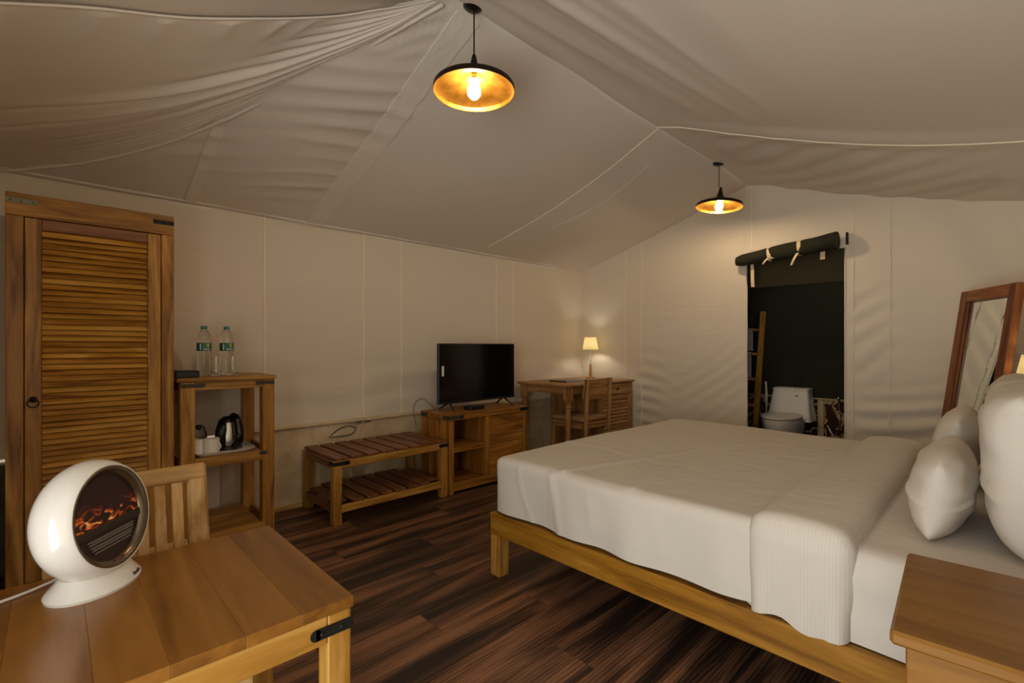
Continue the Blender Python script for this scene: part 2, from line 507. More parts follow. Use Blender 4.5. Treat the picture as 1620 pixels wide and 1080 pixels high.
def bracket(name, parent, corner, dx, dy, m=brack, ln=0.11, h=0.028, t=0.0025):
    """L-shaped iron strap round a corner; dx, dy = direction (+1/-1) in which the straps run from the corner"""
    x, y, z = corner
    bm = NB()
    fy = -dy * t
    xa, xb = sorted((x, x + dx * ln)); ya, yb = sorted((y, y - dy * t))
    abox(bm, xa, xb, ya, yb, z - h / 2, z + h / 2)
    xa, xb = sorted((x, x - dx * t)); ya, yb = sorted((y - dy * t, y + dy * ln * 0.7))
    abox(bm, xa, xb, ya, yb, z - h / 2, z + h / 2)
    lathe(bm, [(h / 2, 0), (h / 2, t)], 12, (x + dx * ln, y - (dy * t if dy > 0 else 0), z), Matrix.Rotation(PI / 2, 3, 'X') @ Matrix.Scale(-1, 3, (0, 0, 1)) if dy > 0 else Matrix.Rotation(-PI / 2, 3, 'X') @ Matrix.Scale(-1, 3, (0, 0, 1)))
    for k in (0.3, 0.85):
        bmesh.ops.create_icosphere(bm, subdivisions=1, radius=0.005, matrix=Matrix.Translation((x + dx * ln * k, y - dy * t, z)))
    return obj(name, bm, m, parent)

# ================================================================ SETTING
XN, XE, YL, YR, ZE, ZR, YC = -0.55, 4.757, 3.68, -0.36, 2.12, 2.74, 1.66
SL = (ZR - ZE) / (YL - YC)

# floor with planks
fl = tag(obj('floor', box(XN - 0.4, XE, YR - 0.1, YL + 0.05, -0.06, -0.004), groutm), kind='structure')
PW, PL = 0.19, 1.30
me_p = None
def plank_mesh(ln):
    bm = box(0, ln - 0.0015, 0, PW - 0.0015, -0.004, 0.0, 0.0008)
    me = bpy.data.meshes.new('plank'); bm.to_mesh(me); bm.free(); me.materials.append(plankm); return me
full = plank_mesh(PL)
y = YR - 0.1; row = 0
while y < YL:
    off = [0.0, 0.47, 0.9, 0.2, 0.7][row % 5]
    x = XN - 0.4 - off
    while x < XE:
        x0, x1 = max(x, XN - 0.4), min(x + PL, XE)
        if x1 - x0 > 0.03:
            link('plank', full if abs(x1 - x0 - PL) < 1e-6 else plank_mesh(x1 - x0), fl, (x0, y, 0))
        x += PL
    y += PW; row += 1

def wall_disp(s, z, seed, amp=1.0):
    d = 0.012 * nz(s * 0.9, z * 0.9, seed) + 0.004 * nz(s * 2.3, z * 7.0, seed + 3)
    low = smst(1.5, 0.6, z)
    d += low * 0.006 * math.sin(26 * (z + 0.08 * math.cos(3.6 * s + seed)) + 2 * nz(s, z, seed + 9))
    return amp * d

# long wall at the left (canvas above a plastered ledge)
SEAMS_L = (1.085, 1.843, 2.198, 3.319, 3.567)
wl = tag(obj('wall_left', grid(NB(), 150, 60, lambda a, b: Vector((XN + (XE - XN) * a, YL + wall_disp(XN + (XE - XN) * a, 0.60 + 1.62 * b, 1.0), 0.60 + 1.62 * b))), wallm, smooth=True), kind='structure')
for sx in SEAMS_L:
    bm = NB()
    for k in range(20):
        z0, z1 = 0.62 + 1.5 * k / 20, 0.62 + 1.5 * (k + 1) / 20
        d0 = YL + wall_disp(sx, (z0 + z1) / 2, 1.0)
        wob = 0.006 * nz(sx * 3, z0 * 2)
        abox(bm, sx - 0.006 + wob, sx + 0.006 + wob, d0 - 0.006, d0 + 0.004, z0, z1 + 0.01)
    obj('seam', bm, seamm, wl)
bm = NB()
abox(bm, XN, XE, YL - 0.012, YL + 0.10, 0.0, 0.585, 0.004)
obj('dado', bm, plaster, wl)
def ledge(a, b):
    x = 0.95 + (XE - 0.95) * a
    t = b * 2 * PI
    return Vector((x, YL - 0.012 + 0.022 * math.cos(t) - 0.008, 0.598 + (0.014 + 0.008 * nz(x * 6, 1)) * math.sin(t) + 0.004 * nz(x * 2.5, 4)))
obj('ledge_cap', grid(NB(), 120, 8, ledge), plaster, wl, smooth=True)
tag(obj('baseboard_left', box(0.95, XE, YL - 0.045, YL - 0.012, 0, 0.028, 0.004), W['palx']), kind='structure')
# hem of the roof along the long wall
def hem(a, b):
    x = XN + (XE - XN) * a; t = 2 * PI * b
    return Vector((x, YL - 0.03 + 0.018 * math.cos(t), ZE + 0.012 + 0.012 * nz(x * 1.7, 2.0) + 0.012 * math.sin(t)))
tag(obj('trim_1', grid(NB(), 120, 8, hem), ceilm, smooth=True), kind='structure')

# end wall with the doorway
D0, D1, DZ = 0.925, 1.71, 2.02
def zroof(y): return ZR - SL * abs(y - YC)
def end_disp(y, z):
    d = 0.010 * nz(y * 0.9, z * 0.9, 5.0)
    if y > D1:
        e = smst(2.75, 1.72, y)
        amp = 0.5 + 0.9 * nz(y * 2.1, z * 1.6, 14)
        d += 0.011 * amp * e * smst(1.75, 0.75, z) * math.sin(42 * (z - 0.55 * (2.75 - y) ** 2) + 2.0 * nz(y * 1.7, z * 2.2, 2))
        g = smst(2.45, 2.80, y) * smst(2.95, 2.80, y)
        d += 0.011 * g * smst(1.35, 0.85, z) * math.sin(46 * z + 30 * (2.83 - y) ** 2 + 2 * nz(y, z * 3, 7))
        d += 0.010 * smst(2.1, 1.75, y) * smst(1.3, 1.75, z) * math.sin(26 * (y + 0.45 * z) + nz(y, z, 8) * 3)
    if y < D0:
        amp = 0.45 + 1.0 * nz(y * 1.6, z * 2.4, 22)
        d += 0.013 * amp * math.sin(44 * (z - 0.35 * (0.70 - y) ** 2) + 3.0 * nz(y * 1.4, z * 1.8, 12)) * smst(1.45, 0.75, z)
        d += 0.020 * smst(0.80, 0.30, y) * math.sin(12 * (y + 0.40 * (2.1 - z)) + 1.4 * nz(y, z * 0.8, 3)) * smst(0.5, 1.1, z)
        d += 0.011 * smst(0.45, 0.85, y) * smst(1.9, 1.5, z) * smst(0.7, 1.1, z) * math.sin(34 * (z + 0.6 * (y - 0.9)) + 2.5 * nz(y * 3, z * 2, 31))
    return d
def end_pt(y, z, keep=False):
    e = min(abs(y - D0), abs(y - D1)) if (z < DZ) else 1
    return Vector((XE + end_disp(y, z) * smst(0, 0.12, e), y, z))
def patch(bm, y0, y1, z0f, z1f, ny, nzs):
    grid(bm, ny, nzs, lambda a, b: (lambda yy: end_pt(yy, z0f(yy) + (z1f(yy) - z0f(yy)) * b))(y0 + (y1 - y0) * a))
bm = NB()
patch(bm, D1, YL + 0.02, lambda y: 0, lambda y: zroof(y) + 0.25, 70, 110)
patch(bm, YR, D0, lambda y: 0, lambda y: zroof(y) + 0.25, 50, 110)
patch(bm, D0, D1, lambda y: DZ, lambda y: zroof(y) + 0.25, 24, 24)
bmesh.ops.remove_doubles(bm, verts=bm.verts, dist=0.0005)
wb = tag(obj('wall_back', bm, wallm, smooth=True), kind='structure')
for sy, zt in ((3.041, 2.3), (2.836, 2.36), (0.631, 2.4), (0.87, 2.45), (1.66, 2.7)):
    bm = NB(); z_s = 0.02 if sy != 1.66 else DZ + 0.1
    for k in range(24):
        z0, z1 = z_s + (zt - z_s) * k / 24, z_s + (zt - z_s) * (k + 1) / 24
        d0 = end_pt(sy, (z0 + z1) / 2).x
        abox(bm, d0 - 0.005, d0 + 0.004, sy - 0.005, sy + 0.005, z0, z1 + 0.01)
    obj('seam', bm, seamm if sy > 2 or sy == 1.66 else wallm, wb)
for sy in (D0, D1):
    bm = NB(); tube(bm, [(XE, sy + 0.004 * nz(k, sy), DZ * k / 16) for k in range(17)], 0.008, 6)
    obj('door_hem', bm, wallm, wb, smooth=True)

# headboard wall and entrance wall
tag(obj('wall_right', grid(NB(), 60, 40, lambda a, b: Vector((XN - 0.3 + (XE - XN + 0.3) * a, YR + wall_disp(a * 5, 2.2 * b, 7.0), 2.2 * b))), wallm, smooth=True), kind='structure')
bm = NB()
grid(bm, 40, 30, lambda a, b: Vector((XN, 0.97 + (YL - 0.97) * a, 2.16 * b)))
grid(bm, 30, 3, lambda a, b: Vector((XN, YR + (0.97 - YR) * a, 2.02 + 0.14 * b)))
wf = tag(obj('wall_front', bm, wallm, smooth=True), kind='structure')
obj('dado_stone', box(XN, -0.163, YL - 0.03, YL - 0.0125, 0, 0.57, 0.005), simple('dark_stone', srgb(74, 74, 62), 0.9, bump=0.8, bscale=18, var=0.5), wl)

# roof ---------------------------------------------------------------
ceil = thing('ceiling', None, None, (0, 0, 0), kind='structure')
def sag_between(x, seams):
    for a, b in zip(seams[:-1], seams[1:]):
        if a <= x <= b: return math.sin(PI * (x - a) / (b - a))
    return 0
def left_roof(a, b):
    x = XN - 0.1 + (XE - XN + 0.2) * a; y = YC + (YL - YC) * b
    s = math.sin(PI * b)
    d = 0.035 * s * sag_between(x, (-0.3, 0.63, 1.35, 3.08, 4.9))
    d += 0.010 * nz(x * 1.1, y * 1.1, 3) * s
    m = smst(1.55, 1.30, x)
    ph = 40 * (y + 0.30 * x) + 5 * nz(x * 1.4, y * 1.5, 1)
    d += m * s * 0.024 * (1 - abs(math.sin(ph / 2)) ** 0.6) * max(0, nz(x * 2, y * 1.9, 6) + 0.45)
    d += m * s * 0.014 * (1 - abs(math.sin(1.9 * ph / 2 + 1)) ** 0.6) * max(0, nz(x * 2.6, y * 2.4, 16) + 0.1)
    d += 0.010 * smst(0.26, 0.05, b) * smst(1.32, 1.22, x) * math.sin(60 * (x + 0.9 * y))
    return Vector((x, y, ZR - SL * (y - YC) - d))
obj('roof_panel', grid(NB(), 200, 110, left_roof), ceilm, ceil, smooth=True)
def right_pt(x, y):
    b = (YC - y) / (YC - YR); s = math.sin(PI * b)
    xs = 3.03 + 0.40 * math.sin(PI * min(1, b * 0.72)) 
    d = 0.05 * s * (sag_between(x, (-0.4, xs, 6.4)))
    fold = smst(0.02, 0.12, b) * smst(0.62, 0.25, b)
    ph = 26 * (y + 0.13 * x) + 2.2 * nz(x * 0.6, y * 1.3, 4)
    d += fold * 0.022 * (1 - abs(math.sin(ph / 2)) ** 0.7) * (0.25 + 0.75 * smst(3.4, 1.8, x)) * (0.65 + 0.6 * nz(x * 0.7, y * 2, 2))
    ph = 61 * (y + 0.13 * x) + 3 * nz(x * 0.8, y * 1.3, 14)
    d += fold * 0.009 * (1 - abs(math.sin(ph / 2)) ** 0.7) * smst(3.2, 2.2, x) * max(0, nz(x * 0.9, y * 3, 22) + 0.4)
    d += smst(xs - 0.02, xs + 0.1, x) * smst(0.04, 0.2, b) * 0.006 * math.sin(26 * (y - 0.8 * (x - xs)) + 2 * nz(x, y * 2, 7)) * smst(0.95, 0.5, b)
    d += 0.010 * nz(x * 1.0, y * 1.0, 8) * s
    d += 0.028 * smst(xs - 0.22, xs, x) * smst(xs + 0.22, xs, x) * s
    e = smst(0.07, 0.0, b)
    return Vector((x, y + 0.022 * e * (1 + 0.8 * nz(x * 1.6, 3, 3)), ZR - SL * (YC - y) - d - e * (0.012 + 0.012 * nz(x * 1.3, 0.5, 1))))
obj('roof_panel', grid(NB(), 190, 110, lambda a, b: right_pt(XN - 0.1 + (XE - XN + 0.2) * a, YC + (YR - YC) * b)), ceilm, ceil, smooth=True)
# ridge edge roll
bm = NB(); tube(bm, [(x_, YC, ZR - 0.004 + 0.004 * nz(x_ * 2, 0)) for x_ in [1.2 + 3.55 * k / 60 for k in range(61)]], 0.004, 6)
obj('ridge_seam', bm, ceilm, ceil, smooth=True)
# wide lapped seam of the left slope, narrow seams
def strip(f, wdt, m, n=60, dz=0.006, dirx=1.0):
    bm = NB()
    for side, zz in ((0, 0),):
        grid(bm, n, 2, lambda a, b: f(a) + Vector((wdt * (b - 0.5), 0, -dz)))
    r = bmesh.ops.extrude_face_region(bm, geom=list(bm.faces))
    bmesh.ops.translate(bm, verts=[v for v in r['geom'] if isinstance(v, bmesh.types.BMVert)], vec=(0, 0, 0.012))
    return obj('roof_seam', bm, m, ceil, smooth='auto')
def on_left(x, y):
    a = (x - XN + 0.1) / (XE - XN + 0.2); b = (y - YC) / (YL - YC); return left_roof(a, b)
bandm = fabric('canvas_band', srgb(230, 221, 208), wr=0.3, wscale=(6, 2, 1))
strip(lambda t: on_left(1.38 + 0.05 * t, YC + 0.06 + (YL - YC - 0.1) * t), 0.13, bandm, dz=0.008)
strip(lambda t: on_left(3.06 + 0.10 * math.sin(PI * t), YC + 0.02 + (YL - YC - 0.2) * t), 0.010, seamm)
strip(lambda t: on_left(3.40 + 0.10 * math.sin(PI * t), YC + 0.3 + (YL - YC - 1.0) * t), 0.008, ceilm)
strip(lambda t: on_left(0.63, 2.80 + (YL - 2.85) * t), 0.06, bandm, dz=0.008)
strip(lambda t: right_pt(3.03 + 0.40 * math.sin(PI * min(1, t * 0.72)), YC + (YR - YC) * t), 0.010, seamm)
# hip panel (left flap of the entrance end), hung from the ridge end in sagging folds
S_ = [(1.232, 1.719, 2.722), (1.105, 1.97, 2.645), (0.992, 2.187, 2.578), (0.867, 2.399, 2.513), (0.745, 2.62, 2.445), (0.627, 2.816, 2.385), (0.417, 3.114, 2.294), (0.154, 3.389, 2.209), (-0.039, 3.535, 2.164), (-0.22, 3.64, 2.13), (-0.60, 3.70, 2.10)]
E_ = [(1.215, 1.70, 2.715), (1.094, 1.80, 2.670), (0.98, 1.85, 2.62), (0.861, 1.905, 2.568), (0.72, 1.935, 2.505), (0.579, 1.955, 2.445), (0.332, 1.965, 2.335), (0.087, 1.93, 2.230), (-0.08, 1.93, 2.16), (-0.22, 1.93, 2.10), (-0.60, 1.93, 1.98)]
FOLDS = [(0.020, 0.006, 0.016, 0.98), (0.045, 0.006, 0.014, 0.97), (0.075, 0.007, 0.018, 0.97), (0.11, 0.007, 0.014, 0.9), (0.16, 0.008, 0.020, 0.80), (0.25, 0.011, 0.032, 0.86), (0.32, 0.010, 0.022, 0.66), (0.40, 0.013, 0.044, 0.97), (0.52, 0.015, 0.046, 0.99), (0.62, 0.016, 0.030, 0.66), (0.72, 0.018, 0.026, 0.52), (0.82, 0.018, 0.022, 0.45), (0.91, 0.014, 0.014, 0.38)]
def hip(a, b):
    p = interp(S_, a).lerp(interp(E_, a), b)
    n = Vector((0.35, -0.15, -0.92)).normalized()
    d = 0.012 * math.sin(PI * b) * math.sin(PI * min(1, a * 1.05)) ** 0.8
    for bc, wd, am, ae in FOLDS:
        env = smst(0.0, 0.12, a) * smst(ae, ae * 0.45, a)
        q = b - bc - 0.06 * (bc + 0.15) * math.sin(3.2 * a + bc * 5) - 0.05 * bc * a
        t = q / wd
        d += env * am * (0.55 * math.exp(-((t - 2.6) / 2.2) ** 2) - math.exp(-abs(t) ** 1.4))
    g = smst(0.80, 0.93, b) * smst(1.0, 0.97, b) * smst(0.28, 0.5, a) * smst(1.0, 0.85, a)
    d += 0.010 * g * (1 - abs(math.sin(34 * a + 7 * b + 2.5 * nz(a * 5, b * 3, 2))) ** 0.7)
    return p + n * d
hp = obj('roof_flap', grid(NB(), 170, 420, hip), ceilm, ceil, smooth=True)
bm = NB(); tube(bm, [hip(k / 60, 0.0) + Vector((0.006, 0.004, -0.014)) for k in range(61)], 0.010, 6); obj('flap_hem', bm, ceilm, ceil, smooth=True)
bm = NB(); tube(bm, [hip(k / 60, 1.0) for k in range(61)], 0.0045, 6); obj('flap_hem', bm, ceilm, ceil, smooth=True)
R_ = [(1.25, 1.62, 2.73), (0.77, 0.96, 2.53), (0.29, 0.30, 2.32), (-0.60, -0.40, 2.06)]
obj('roof_flap', grid(NB(), 60, 60, lambda a, b: (interp(E_, a) + Vector((0.0, 0.14, 0.035))).lerp(interp(R_, a), b) + Vector((0, 0, -0.03 * math.sin(PI * b) * math.sin(PI * a) + 0.01 * math.sin(28 * b + 4 * a) * smst(0.4, 0.05, b)))), ceilm, ceil, smooth=True)

# bathroom beyond the doorway
XB = 6.02
tag(obj('floor', box(XE, XB + 0.05, 0.4, 2.6, -0.05, 0.0), simple('bathroom_floor', srgb(70, 56, 44), 0.4)), kind='structure')
far = tag(obj('wall_far', grid(NB(), 20, 20, lambda a, b: Vector((XB, 0.4 + 2.2 * a, 2.5 * b))), green, smooth=True), kind='structure')
tag(obj('wall_far_left', box(XE + 0.02, XB, 2.55, 2.6, 0, 2.5), green), kind='structure')
tag(obj('wall_far_right', box(XE + 0.02, XB, 0.4, 0.45, 0, 2.5), green), kind='structure')
tag(obj('ceiling', box(XE + 0.02, XB, 0.4, 2.6, 2.42, 2.46), green), kind='structure')
tag(obj('trim_2', grid(NB(), 24, 10, lambda a, b: Vector((5.05 + 0.01 * math.sin(9 * a), 0.75 + 1.3 * a, 1.78 + 0.6 * b))), green2, smooth=True), kind='structure')
def tile(y0, y1, z0, z1, m=marble):
    return obj('tile', box(XB - 0.03, XB - 0.004, y0, y1, z0, z1, 0.002), m, far)
for z0, z1 in ((0.0, 0.31), (0.313, 0.615)):
    yy = 0.46
    for wd in (0.30, 0.30, 0.30, 0.06, 0.30, 0.30, 0.30, 0.2):
        tile(yy, yy + wd - 0.003, z0, z1, creamtile if wd == 0.06 else marble); yy += wd
obj('ledge', box(XB - 0.045, XB - 0.004, 0.46, 2.54, 0.618, 0.632, 0.003), creamtile, far)

# ================================================================ BED
bed = thing('bed', 'low wooden king bed frame with short square legs and a plain headboard', 'bed', (2.64, 0.9, 0))
BX0, BX1, BY0, BY1 = 1.655, 3.62, -0.20, 1.885
obj('side_rail', box(BX0, BX0 + 0.035, BY0, BY1 - 0.0, 0.215, 0.327, 0.004), W['rail'], bed)
obj('side_rail', box(BX1 - 0.035, BX1, BY0, BY1, 0.215, 0.327, 0.004), W['rail'], bed)
obj('foot_rail', box(BX0 + 0.036, BX1 - 0.036, BY1 - 0.035, BY1, 0.215, 0.327, 0.004), W['honx'], bed)
for lx in (BX0 + 0.002, BX1 - 0.072):
    for ly in (BY1 - 0.072, BY0 + 0.05):
        obj('leg', box(lx, lx + 0.07, ly, ly + 0.07, 0, 0.213, 0.004), W['honz'], bed)
obj('base_board', box(BX0 + 0.036, BX1 - 0.036, BY0, BY1 - 0.036, 0.27, 0.325), W['hony'], bed)
obj('headboard', box(BX0, BX1 + 0.03, BY0 - 0.05, BY0, 0.0, 0.985, 0.006), W['redx'], bed)
bm = NB(); abox(bm, BX0 - 0.001, BX0 + 0.03, BY1 - 0.001, BY1 + 0.003, 0.23, 0.30); obj('bracket', bm, iron, bed)

def sheet_disp(p, n):
    q = p.copy()
    if n.z < 0.6:
        q += n * (0.006 * math.sin(13 * p.z * 3 + 6 * nz(p.y * 3, p.z * 2, 5)) + 0.006 * nz(p.x * 5 + p.y * 5, p.z * 9, 2))
    else: q.z += 0.006 * nz(p.x * 3, p.y * 4, 1)
    return q
mt = tag(obj('mattress', rbox(1.70, 3.575, BY0 + 0.01, 1.84, 0.329, 0.585, 0.05, 0.05), linen, smooth=True), 'thick mattress on the wooden bed frame, white sheet showing at its head end', 'mattress')
obj('fitted_sheet', rbox(1.678, 3.60, BY0 + 0.005, 0.62, 0.332, 0.603, 0.055, 0.035, sheet_disp, True), linen, mt, smooth=True)

def duvet_disp(p, n):
    q = p.copy()
    top = smst(0.5, 0.9, n.z)
    side = 1 - top
    low = smst(0.60, 0.36, p.z)
    k = p.y if abs(n.x) > 0.5 else p.x
    q += Vector((n.x, n.y, 0)) * side * (0.013 * low * math.sin(19 * k + 3 * nz(k * 2, 1, 3) + 2 * p.z) + 0.012 * nz(k * 2.2, p.z * 1.5, 6) + 0.006 * math.exp(-((k - 1.62 + 0.06 * math.sin(8 * p.z)) / 0.012) ** 2) + 0.008 * math.exp(-((k - 1.47 + 0.25 * (0.6 - p.z)) / 0.02) ** 2))
    if p.z < 0.40: q.z += 0.010 * nz(k * 3.1, 0.3, 2) - 0.004
    q += Vector((n.x, n.y, 0)) * side * 0.022 * smst(0.35, 0.42, p.z) * smst(0.63, 0.50, p.z) * (1 - abs(math.sin(11 * k + 2.2 * p.z + 3 * nz(k * 1.7, p.z * 1.5, 11))) ** 0.4) * max(0, nz(k * 1.3, 4, 2) + 0.35)
    q.z += top * (0.012 * nz(p.x * 1.2, p.y * 1.2, 9) + 0.009 * math.exp(-((p.y - 1.42 + 0.22 * (p.x - 1.66)) / 0.016) ** 2) * smst(3.0, 1.9, p.x) + 0.006 * math.exp(-((p.y - 1.05 - 0.15 * (p.x - 1.66)) / 0.02) ** 2) * smst(2.6, 1.8, p.x) + 0.004 * math.exp(-((p.x - 2.25 + 0.1 * nz(p.y * 2, 1)) / 0.02) ** 2) * smst(0.9, 1.5, p.y))
    return q
dv = tag(obj('duvet', rbox(1.664, 3.616, 0.40, 1.868, 0.345, 0.622, 0.045, 0.014, duvet_disp, True), linen, smooth=True), 'smooth white duvet spread over the foot and middle of the bed', 'duvet')
def fold_disp(p, n):
    q = p.copy()
    b = (p.y - 0.30) / 0.30
    puff = math.sin(PI * max(0, min(1, b))) ** 0.5
    if n.z > 0.5:
        q.z += 0.026 * puff + 0.008 * nz(p.x * 2, p.y * 4, 4)
        q.y += 0.035 * nz(p.x * 1.3, 2, 2)
    else:
        k = p.y
        q += Vector((n.x, n.y, 0)) * (0.010 * puff + 0.009 * smst(0.5, 0.36, p.z) * math.sin(60 * k + 4 * nz(k * 4, p.z * 2, 5)) + 0.006 * math.sin(34 * k + 5 * p.z + 3 * nz(k * 3, p.z * 3, 2)) * smst(0.6, 0.4, p.z))
    if p.z < 0.40:
        q.z += -0.02 + 0.022 * math.sin(26 * p.y + 1.0) * smst(0.36, 0.42, p.y) * 0.6 + 0.01 * nz(p.x * 5, p.y * 6, 1)
    return q
fd = obj('turned_fold', rbox(1.652, 3.63, 0.30, 0.60, 0.352, 0.636, 0.05, 0.018, fold_disp, True), stripe, dv, smooth=True, label='turned-back fold of finely striped white sateen')

def pillow(name, label, wx, h, t, loc, rx, rz=0.0, seed=0, full=2.6, pw=0.62, endp=0.28):
    bm = NB(); n = 40
    def f(side):
        def g(a, b):
            u, v = 2 * a - 1, 2 * b - 1
            x = u * wx / 2 * (1 - 0.06 * (1 - v * v) * abs(u) ** 3)
            z = v * h / 2 * (1 - endp * abs(u) ** 4) * (1 - 0.05 * (1 - u * u) * abs(v) ** 3)
            th = (max(0, (1 - abs(u) ** (full + 0.4))) ** pw) * (max(0, (1 - abs(v) ** full)) ** pw)
            wr = 0.012 * nz(u * 2.5 + seed, v * 2.5, side) * th
            wr += 0.010 * th * math.exp(-((v - 0.45 * u - 0.25 * math.sin(seed)) / 0.05) ** 2) * smst(-0.2, -0.7, u)
            wr += 0.007 * math.sin(11 * v + 5 * u * side + seed) * (1 - abs(u)) * smst(1.0, 0.8, abs(u)) * smst(0.4, 0.9, abs(v)) * th
            return Vector((x, side * (t / 2 * th + wr), z))
        return g
    grid(bm, n, n, f(1)); grid(bm, n, n, f(-1))
    bmesh.ops.remove_doubles(bm, verts=bm.verts, dist=0.0015)
    o = tag(obj(name, bm, linen2, smooth=True), label, 'pillow')
    o.location = loc; o.rotation_euler = (rx, 0, rz)
    return o
pillow('pillow', 'plump small white pillow standing on the bed edge nearest the nightstand', 0.62, 0.29, 0.165, (2.185, 0.146, 0.735), math.radians(7), 0, 1, 2.4, 0.6, 0.22)
pillow('pillow', 'small white pillow standing on the far half of the bed behind its twin', 0.62, 0.34, 0.165, (2.93, 0.146, 0.762), math.radians(7), 0, 5, 2.4, 0.6, 0.22)
pillow('pillow', 'large square white pillow leaning on the headboard beside the nightstand', 0.76, 0.48, 0.20, (2.215, -0.050, 0.842), math.radians(-4), 0, 9, 5, 0.5, 0.08)
pillow('pillow', 'large square white pillow leaning on the headboard on the far half of the bed', 0.76, 0.48, 0.20, (3.03, -0.052, 0.842), math.radians(-4), 0, 13, 5, 0.5, 0.08)

# ================================================================ NIGHTSTANDS + LAMP
ns = thing('nightstand', 'wooden nightstand with overhanging top in the lower right corner beside the bed', 'nightstand', (0, 0, 0))
def build_ns(t):
    wd, dp, z = 0.463, 0.50, 0.67
    obj('top', box(0, wd, -dp, 0, z - 0.026, z, 0.006), W['night'], t)
    obj('side_panel', box(0.022, 0.042, -dp + 0.01, -0.022, 0.02, z - 0.027, 0.003), W['night'], t)
    obj('side_panel', box(wd - 0.042, wd - 0.022, -dp + 0.01, -0.022, 0.02, z - 0.027, 0.003), W['hony'], t)
    obj('back_panel', box(0.043, wd - 0.043, -dp + 0.01, -dp + 0.022, 0.02, z - 0.027), W['honx'], t)
    obj('bottom_panel', box(0.043, wd - 0.043, -dp + 0.023, -0.062, 0.05, 0.07), W['honx'], t)
    for z0, z1 in ((0.07, 0.35), (0.36, 0.64)):
        d = obj('drawer', box(0.046, wd - 0.046, -0.060, -0.040, z0 + 0.004, z1 - 0.004, 0.003), W['honx'], t)
        bm = NB(); lathe(bm, [(0.006, 0), (0.006, 0.006), (0.014, 0.010), (0.012, 0.016), (0, 0.018)], 12, (wd / 2, -0.040, (z0 + z1) / 2), Matrix.Rotation(-PI / 2, 3, 'X'))
        obj('knob', bm, iron, d, smooth=True)
build_ns(ns)
ns.location = (1.122, 0.150, 0); ns.rotation_euler.z = math.radians(3.0)
ns2 = dup(ns, (3.74, 0.10, 0), 'wooden nightstand on the far side of the bed under the lit white lamp', rz=0)

def table_lamp(name, label, loc, s=1.0, base='wood'):
    t = thing(name, label, 'lamp', loc)
    x, y, z = loc
    bm = NB(); lathe(bm, [(0.055, 0), (0.055, 0.010), (0.05, 0.014), (0.02, 0.016)], 24, loc); obj('base', bm, W['dskz'] if base == 'wood' else chrome, t, smooth='auto')
    bm = NB(); lathe(bm, [(0.017, 0.014), (0.015, 0.16 * s), (0.012, 0.165 * s)], 16, loc); obj('body', bm, W['dskz'], t, smooth='auto')
    bm = NB(); lathe(bm, [(0.006, 0.16 * s), (0.006, 0.36 * s)], 10, loc); obj('stem', bm, chrome, t, smooth='auto')
    bm = NB(); zb = 0.335 * s; zt = zb + 0.145
    lathe(bm, [(0.094, zb), (0.066, zt)], 36, loc, cap=False)
    lathe(bm, [(0.0925, zb), (0.0645, zt)], 36, loc, cap=False)
    obj('lamp_shade', bm, shadem, t, smooth=True)
    bm = NB(); bmesh.ops.create_uvsphere(bm, u_segments=14, v_segments=8, radius=0.024, matrix=Matrix.Translation((x, y, z + 0.40 * s)))
    obj('bulb', bm, lampm, t, smooth=True)
    return t
table_lamp('table_lamp', 'lit table lamp with tapered cream shade on the far nightstand at right edge', (3.93, -0.13, 0.67))

# ================================================================ MIRROR
mr = thing('floor_mirror', 'tall wood framed mirror leaning in the corner beyond the bed', 'mirror', (0, 0, 0))
MW, ML, MF = 0.57, 1.578, 0.075
obj('frame_stile', box(-MW / 2, -MW / 2 + MF, -0.02, 0.02, 0, ML, 0.004), W['redz'], mr)
obj('frame_stile', box(MW / 2 - MF, MW / 2, -0.02, 0.02, 0, ML, 0.004), W['redz'], mr)
obj('frame_rail', box(-MW / 2 + MF, MW / 2 - MF, -0.02, 0.02, ML - MF, ML, 0.004), W['redx'], mr)
obj('frame_rail', box(-MW / 2 + MF, MW / 2 - MF, -0.02, 0.02, 0, MF, 0.004), W['redx'], mr)
obj('bead', box(-MW / 2 + MF, -MW / 2 + MF + 0.012, -0.012, 0.004, MF, ML - MF, 0.003), W['redz'], mr)
obj('bead', box(MW / 2 - MF - 0.012, MW / 2 - MF, -0.012, 0.004, MF, ML - MF, 0.003), W['redz'], mr)
obj('glass', box(-MW / 2 + MF - 0.005, MW / 2 - MF + 0.005, 0.004, 0.008, MF - 0.005, ML - MF + 0.005), mirrorm, mr)
obj('backing', box(-MW / 2 + 0.02, MW / 2 - 0.02, 0.012, 0.018, 0.02, ML - 0.02), W['redz'], mr)
mr.location = (4.18, 0.243, 0.004); mr.rotation_euler = (-math.radians(7.46), 0, math.radians(207.5))

# ================================================================ WARDROBE
wd = thing('wardrobe', 'tall honey wood wardrobe with louvred door against the canvas wall', 'wardrobe', (0.157, 3.4, 0))
x0, x1, yf, yb, zt = -0.158, 0.470, 3.13, 3.645, 1.90
obj('side_panel', box(x0, x0 + 0.02, yf + 0.026, yb, 0, zt - 0.02), W['honz'], wd)
obj('side_panel', box(x1 - 0.02, x1, yf + 0.026, yb, 0, zt - 0.02), W['honz'], wd)
obj('back_panel', box(x0 + 0.021, x1 - 0.021, yb - 0.012, yb, 0.06, zt - 0.02), W['drkz'], wd)
obj('top_panel', box(x0, x1, yf + 0.026, yb, zt - 0.02, zt, 0.003), W['honx'], wd)
obj('frame_stile', box(x0, x0 + 0.058, yf, yf + 0.025, 0, zt - 0.104, 0.003), W['honz'], wd)
obj('frame_stile', box(x1 - 0.055, x1, yf, yf + 0.025, 0, zt - 0.104, 0.003), W['honz'], wd)
obj('frame_rail', box(x0, x1, yf, yf + 0.025, zt - 0.103, zt, 0.003), W['honx'], wd)
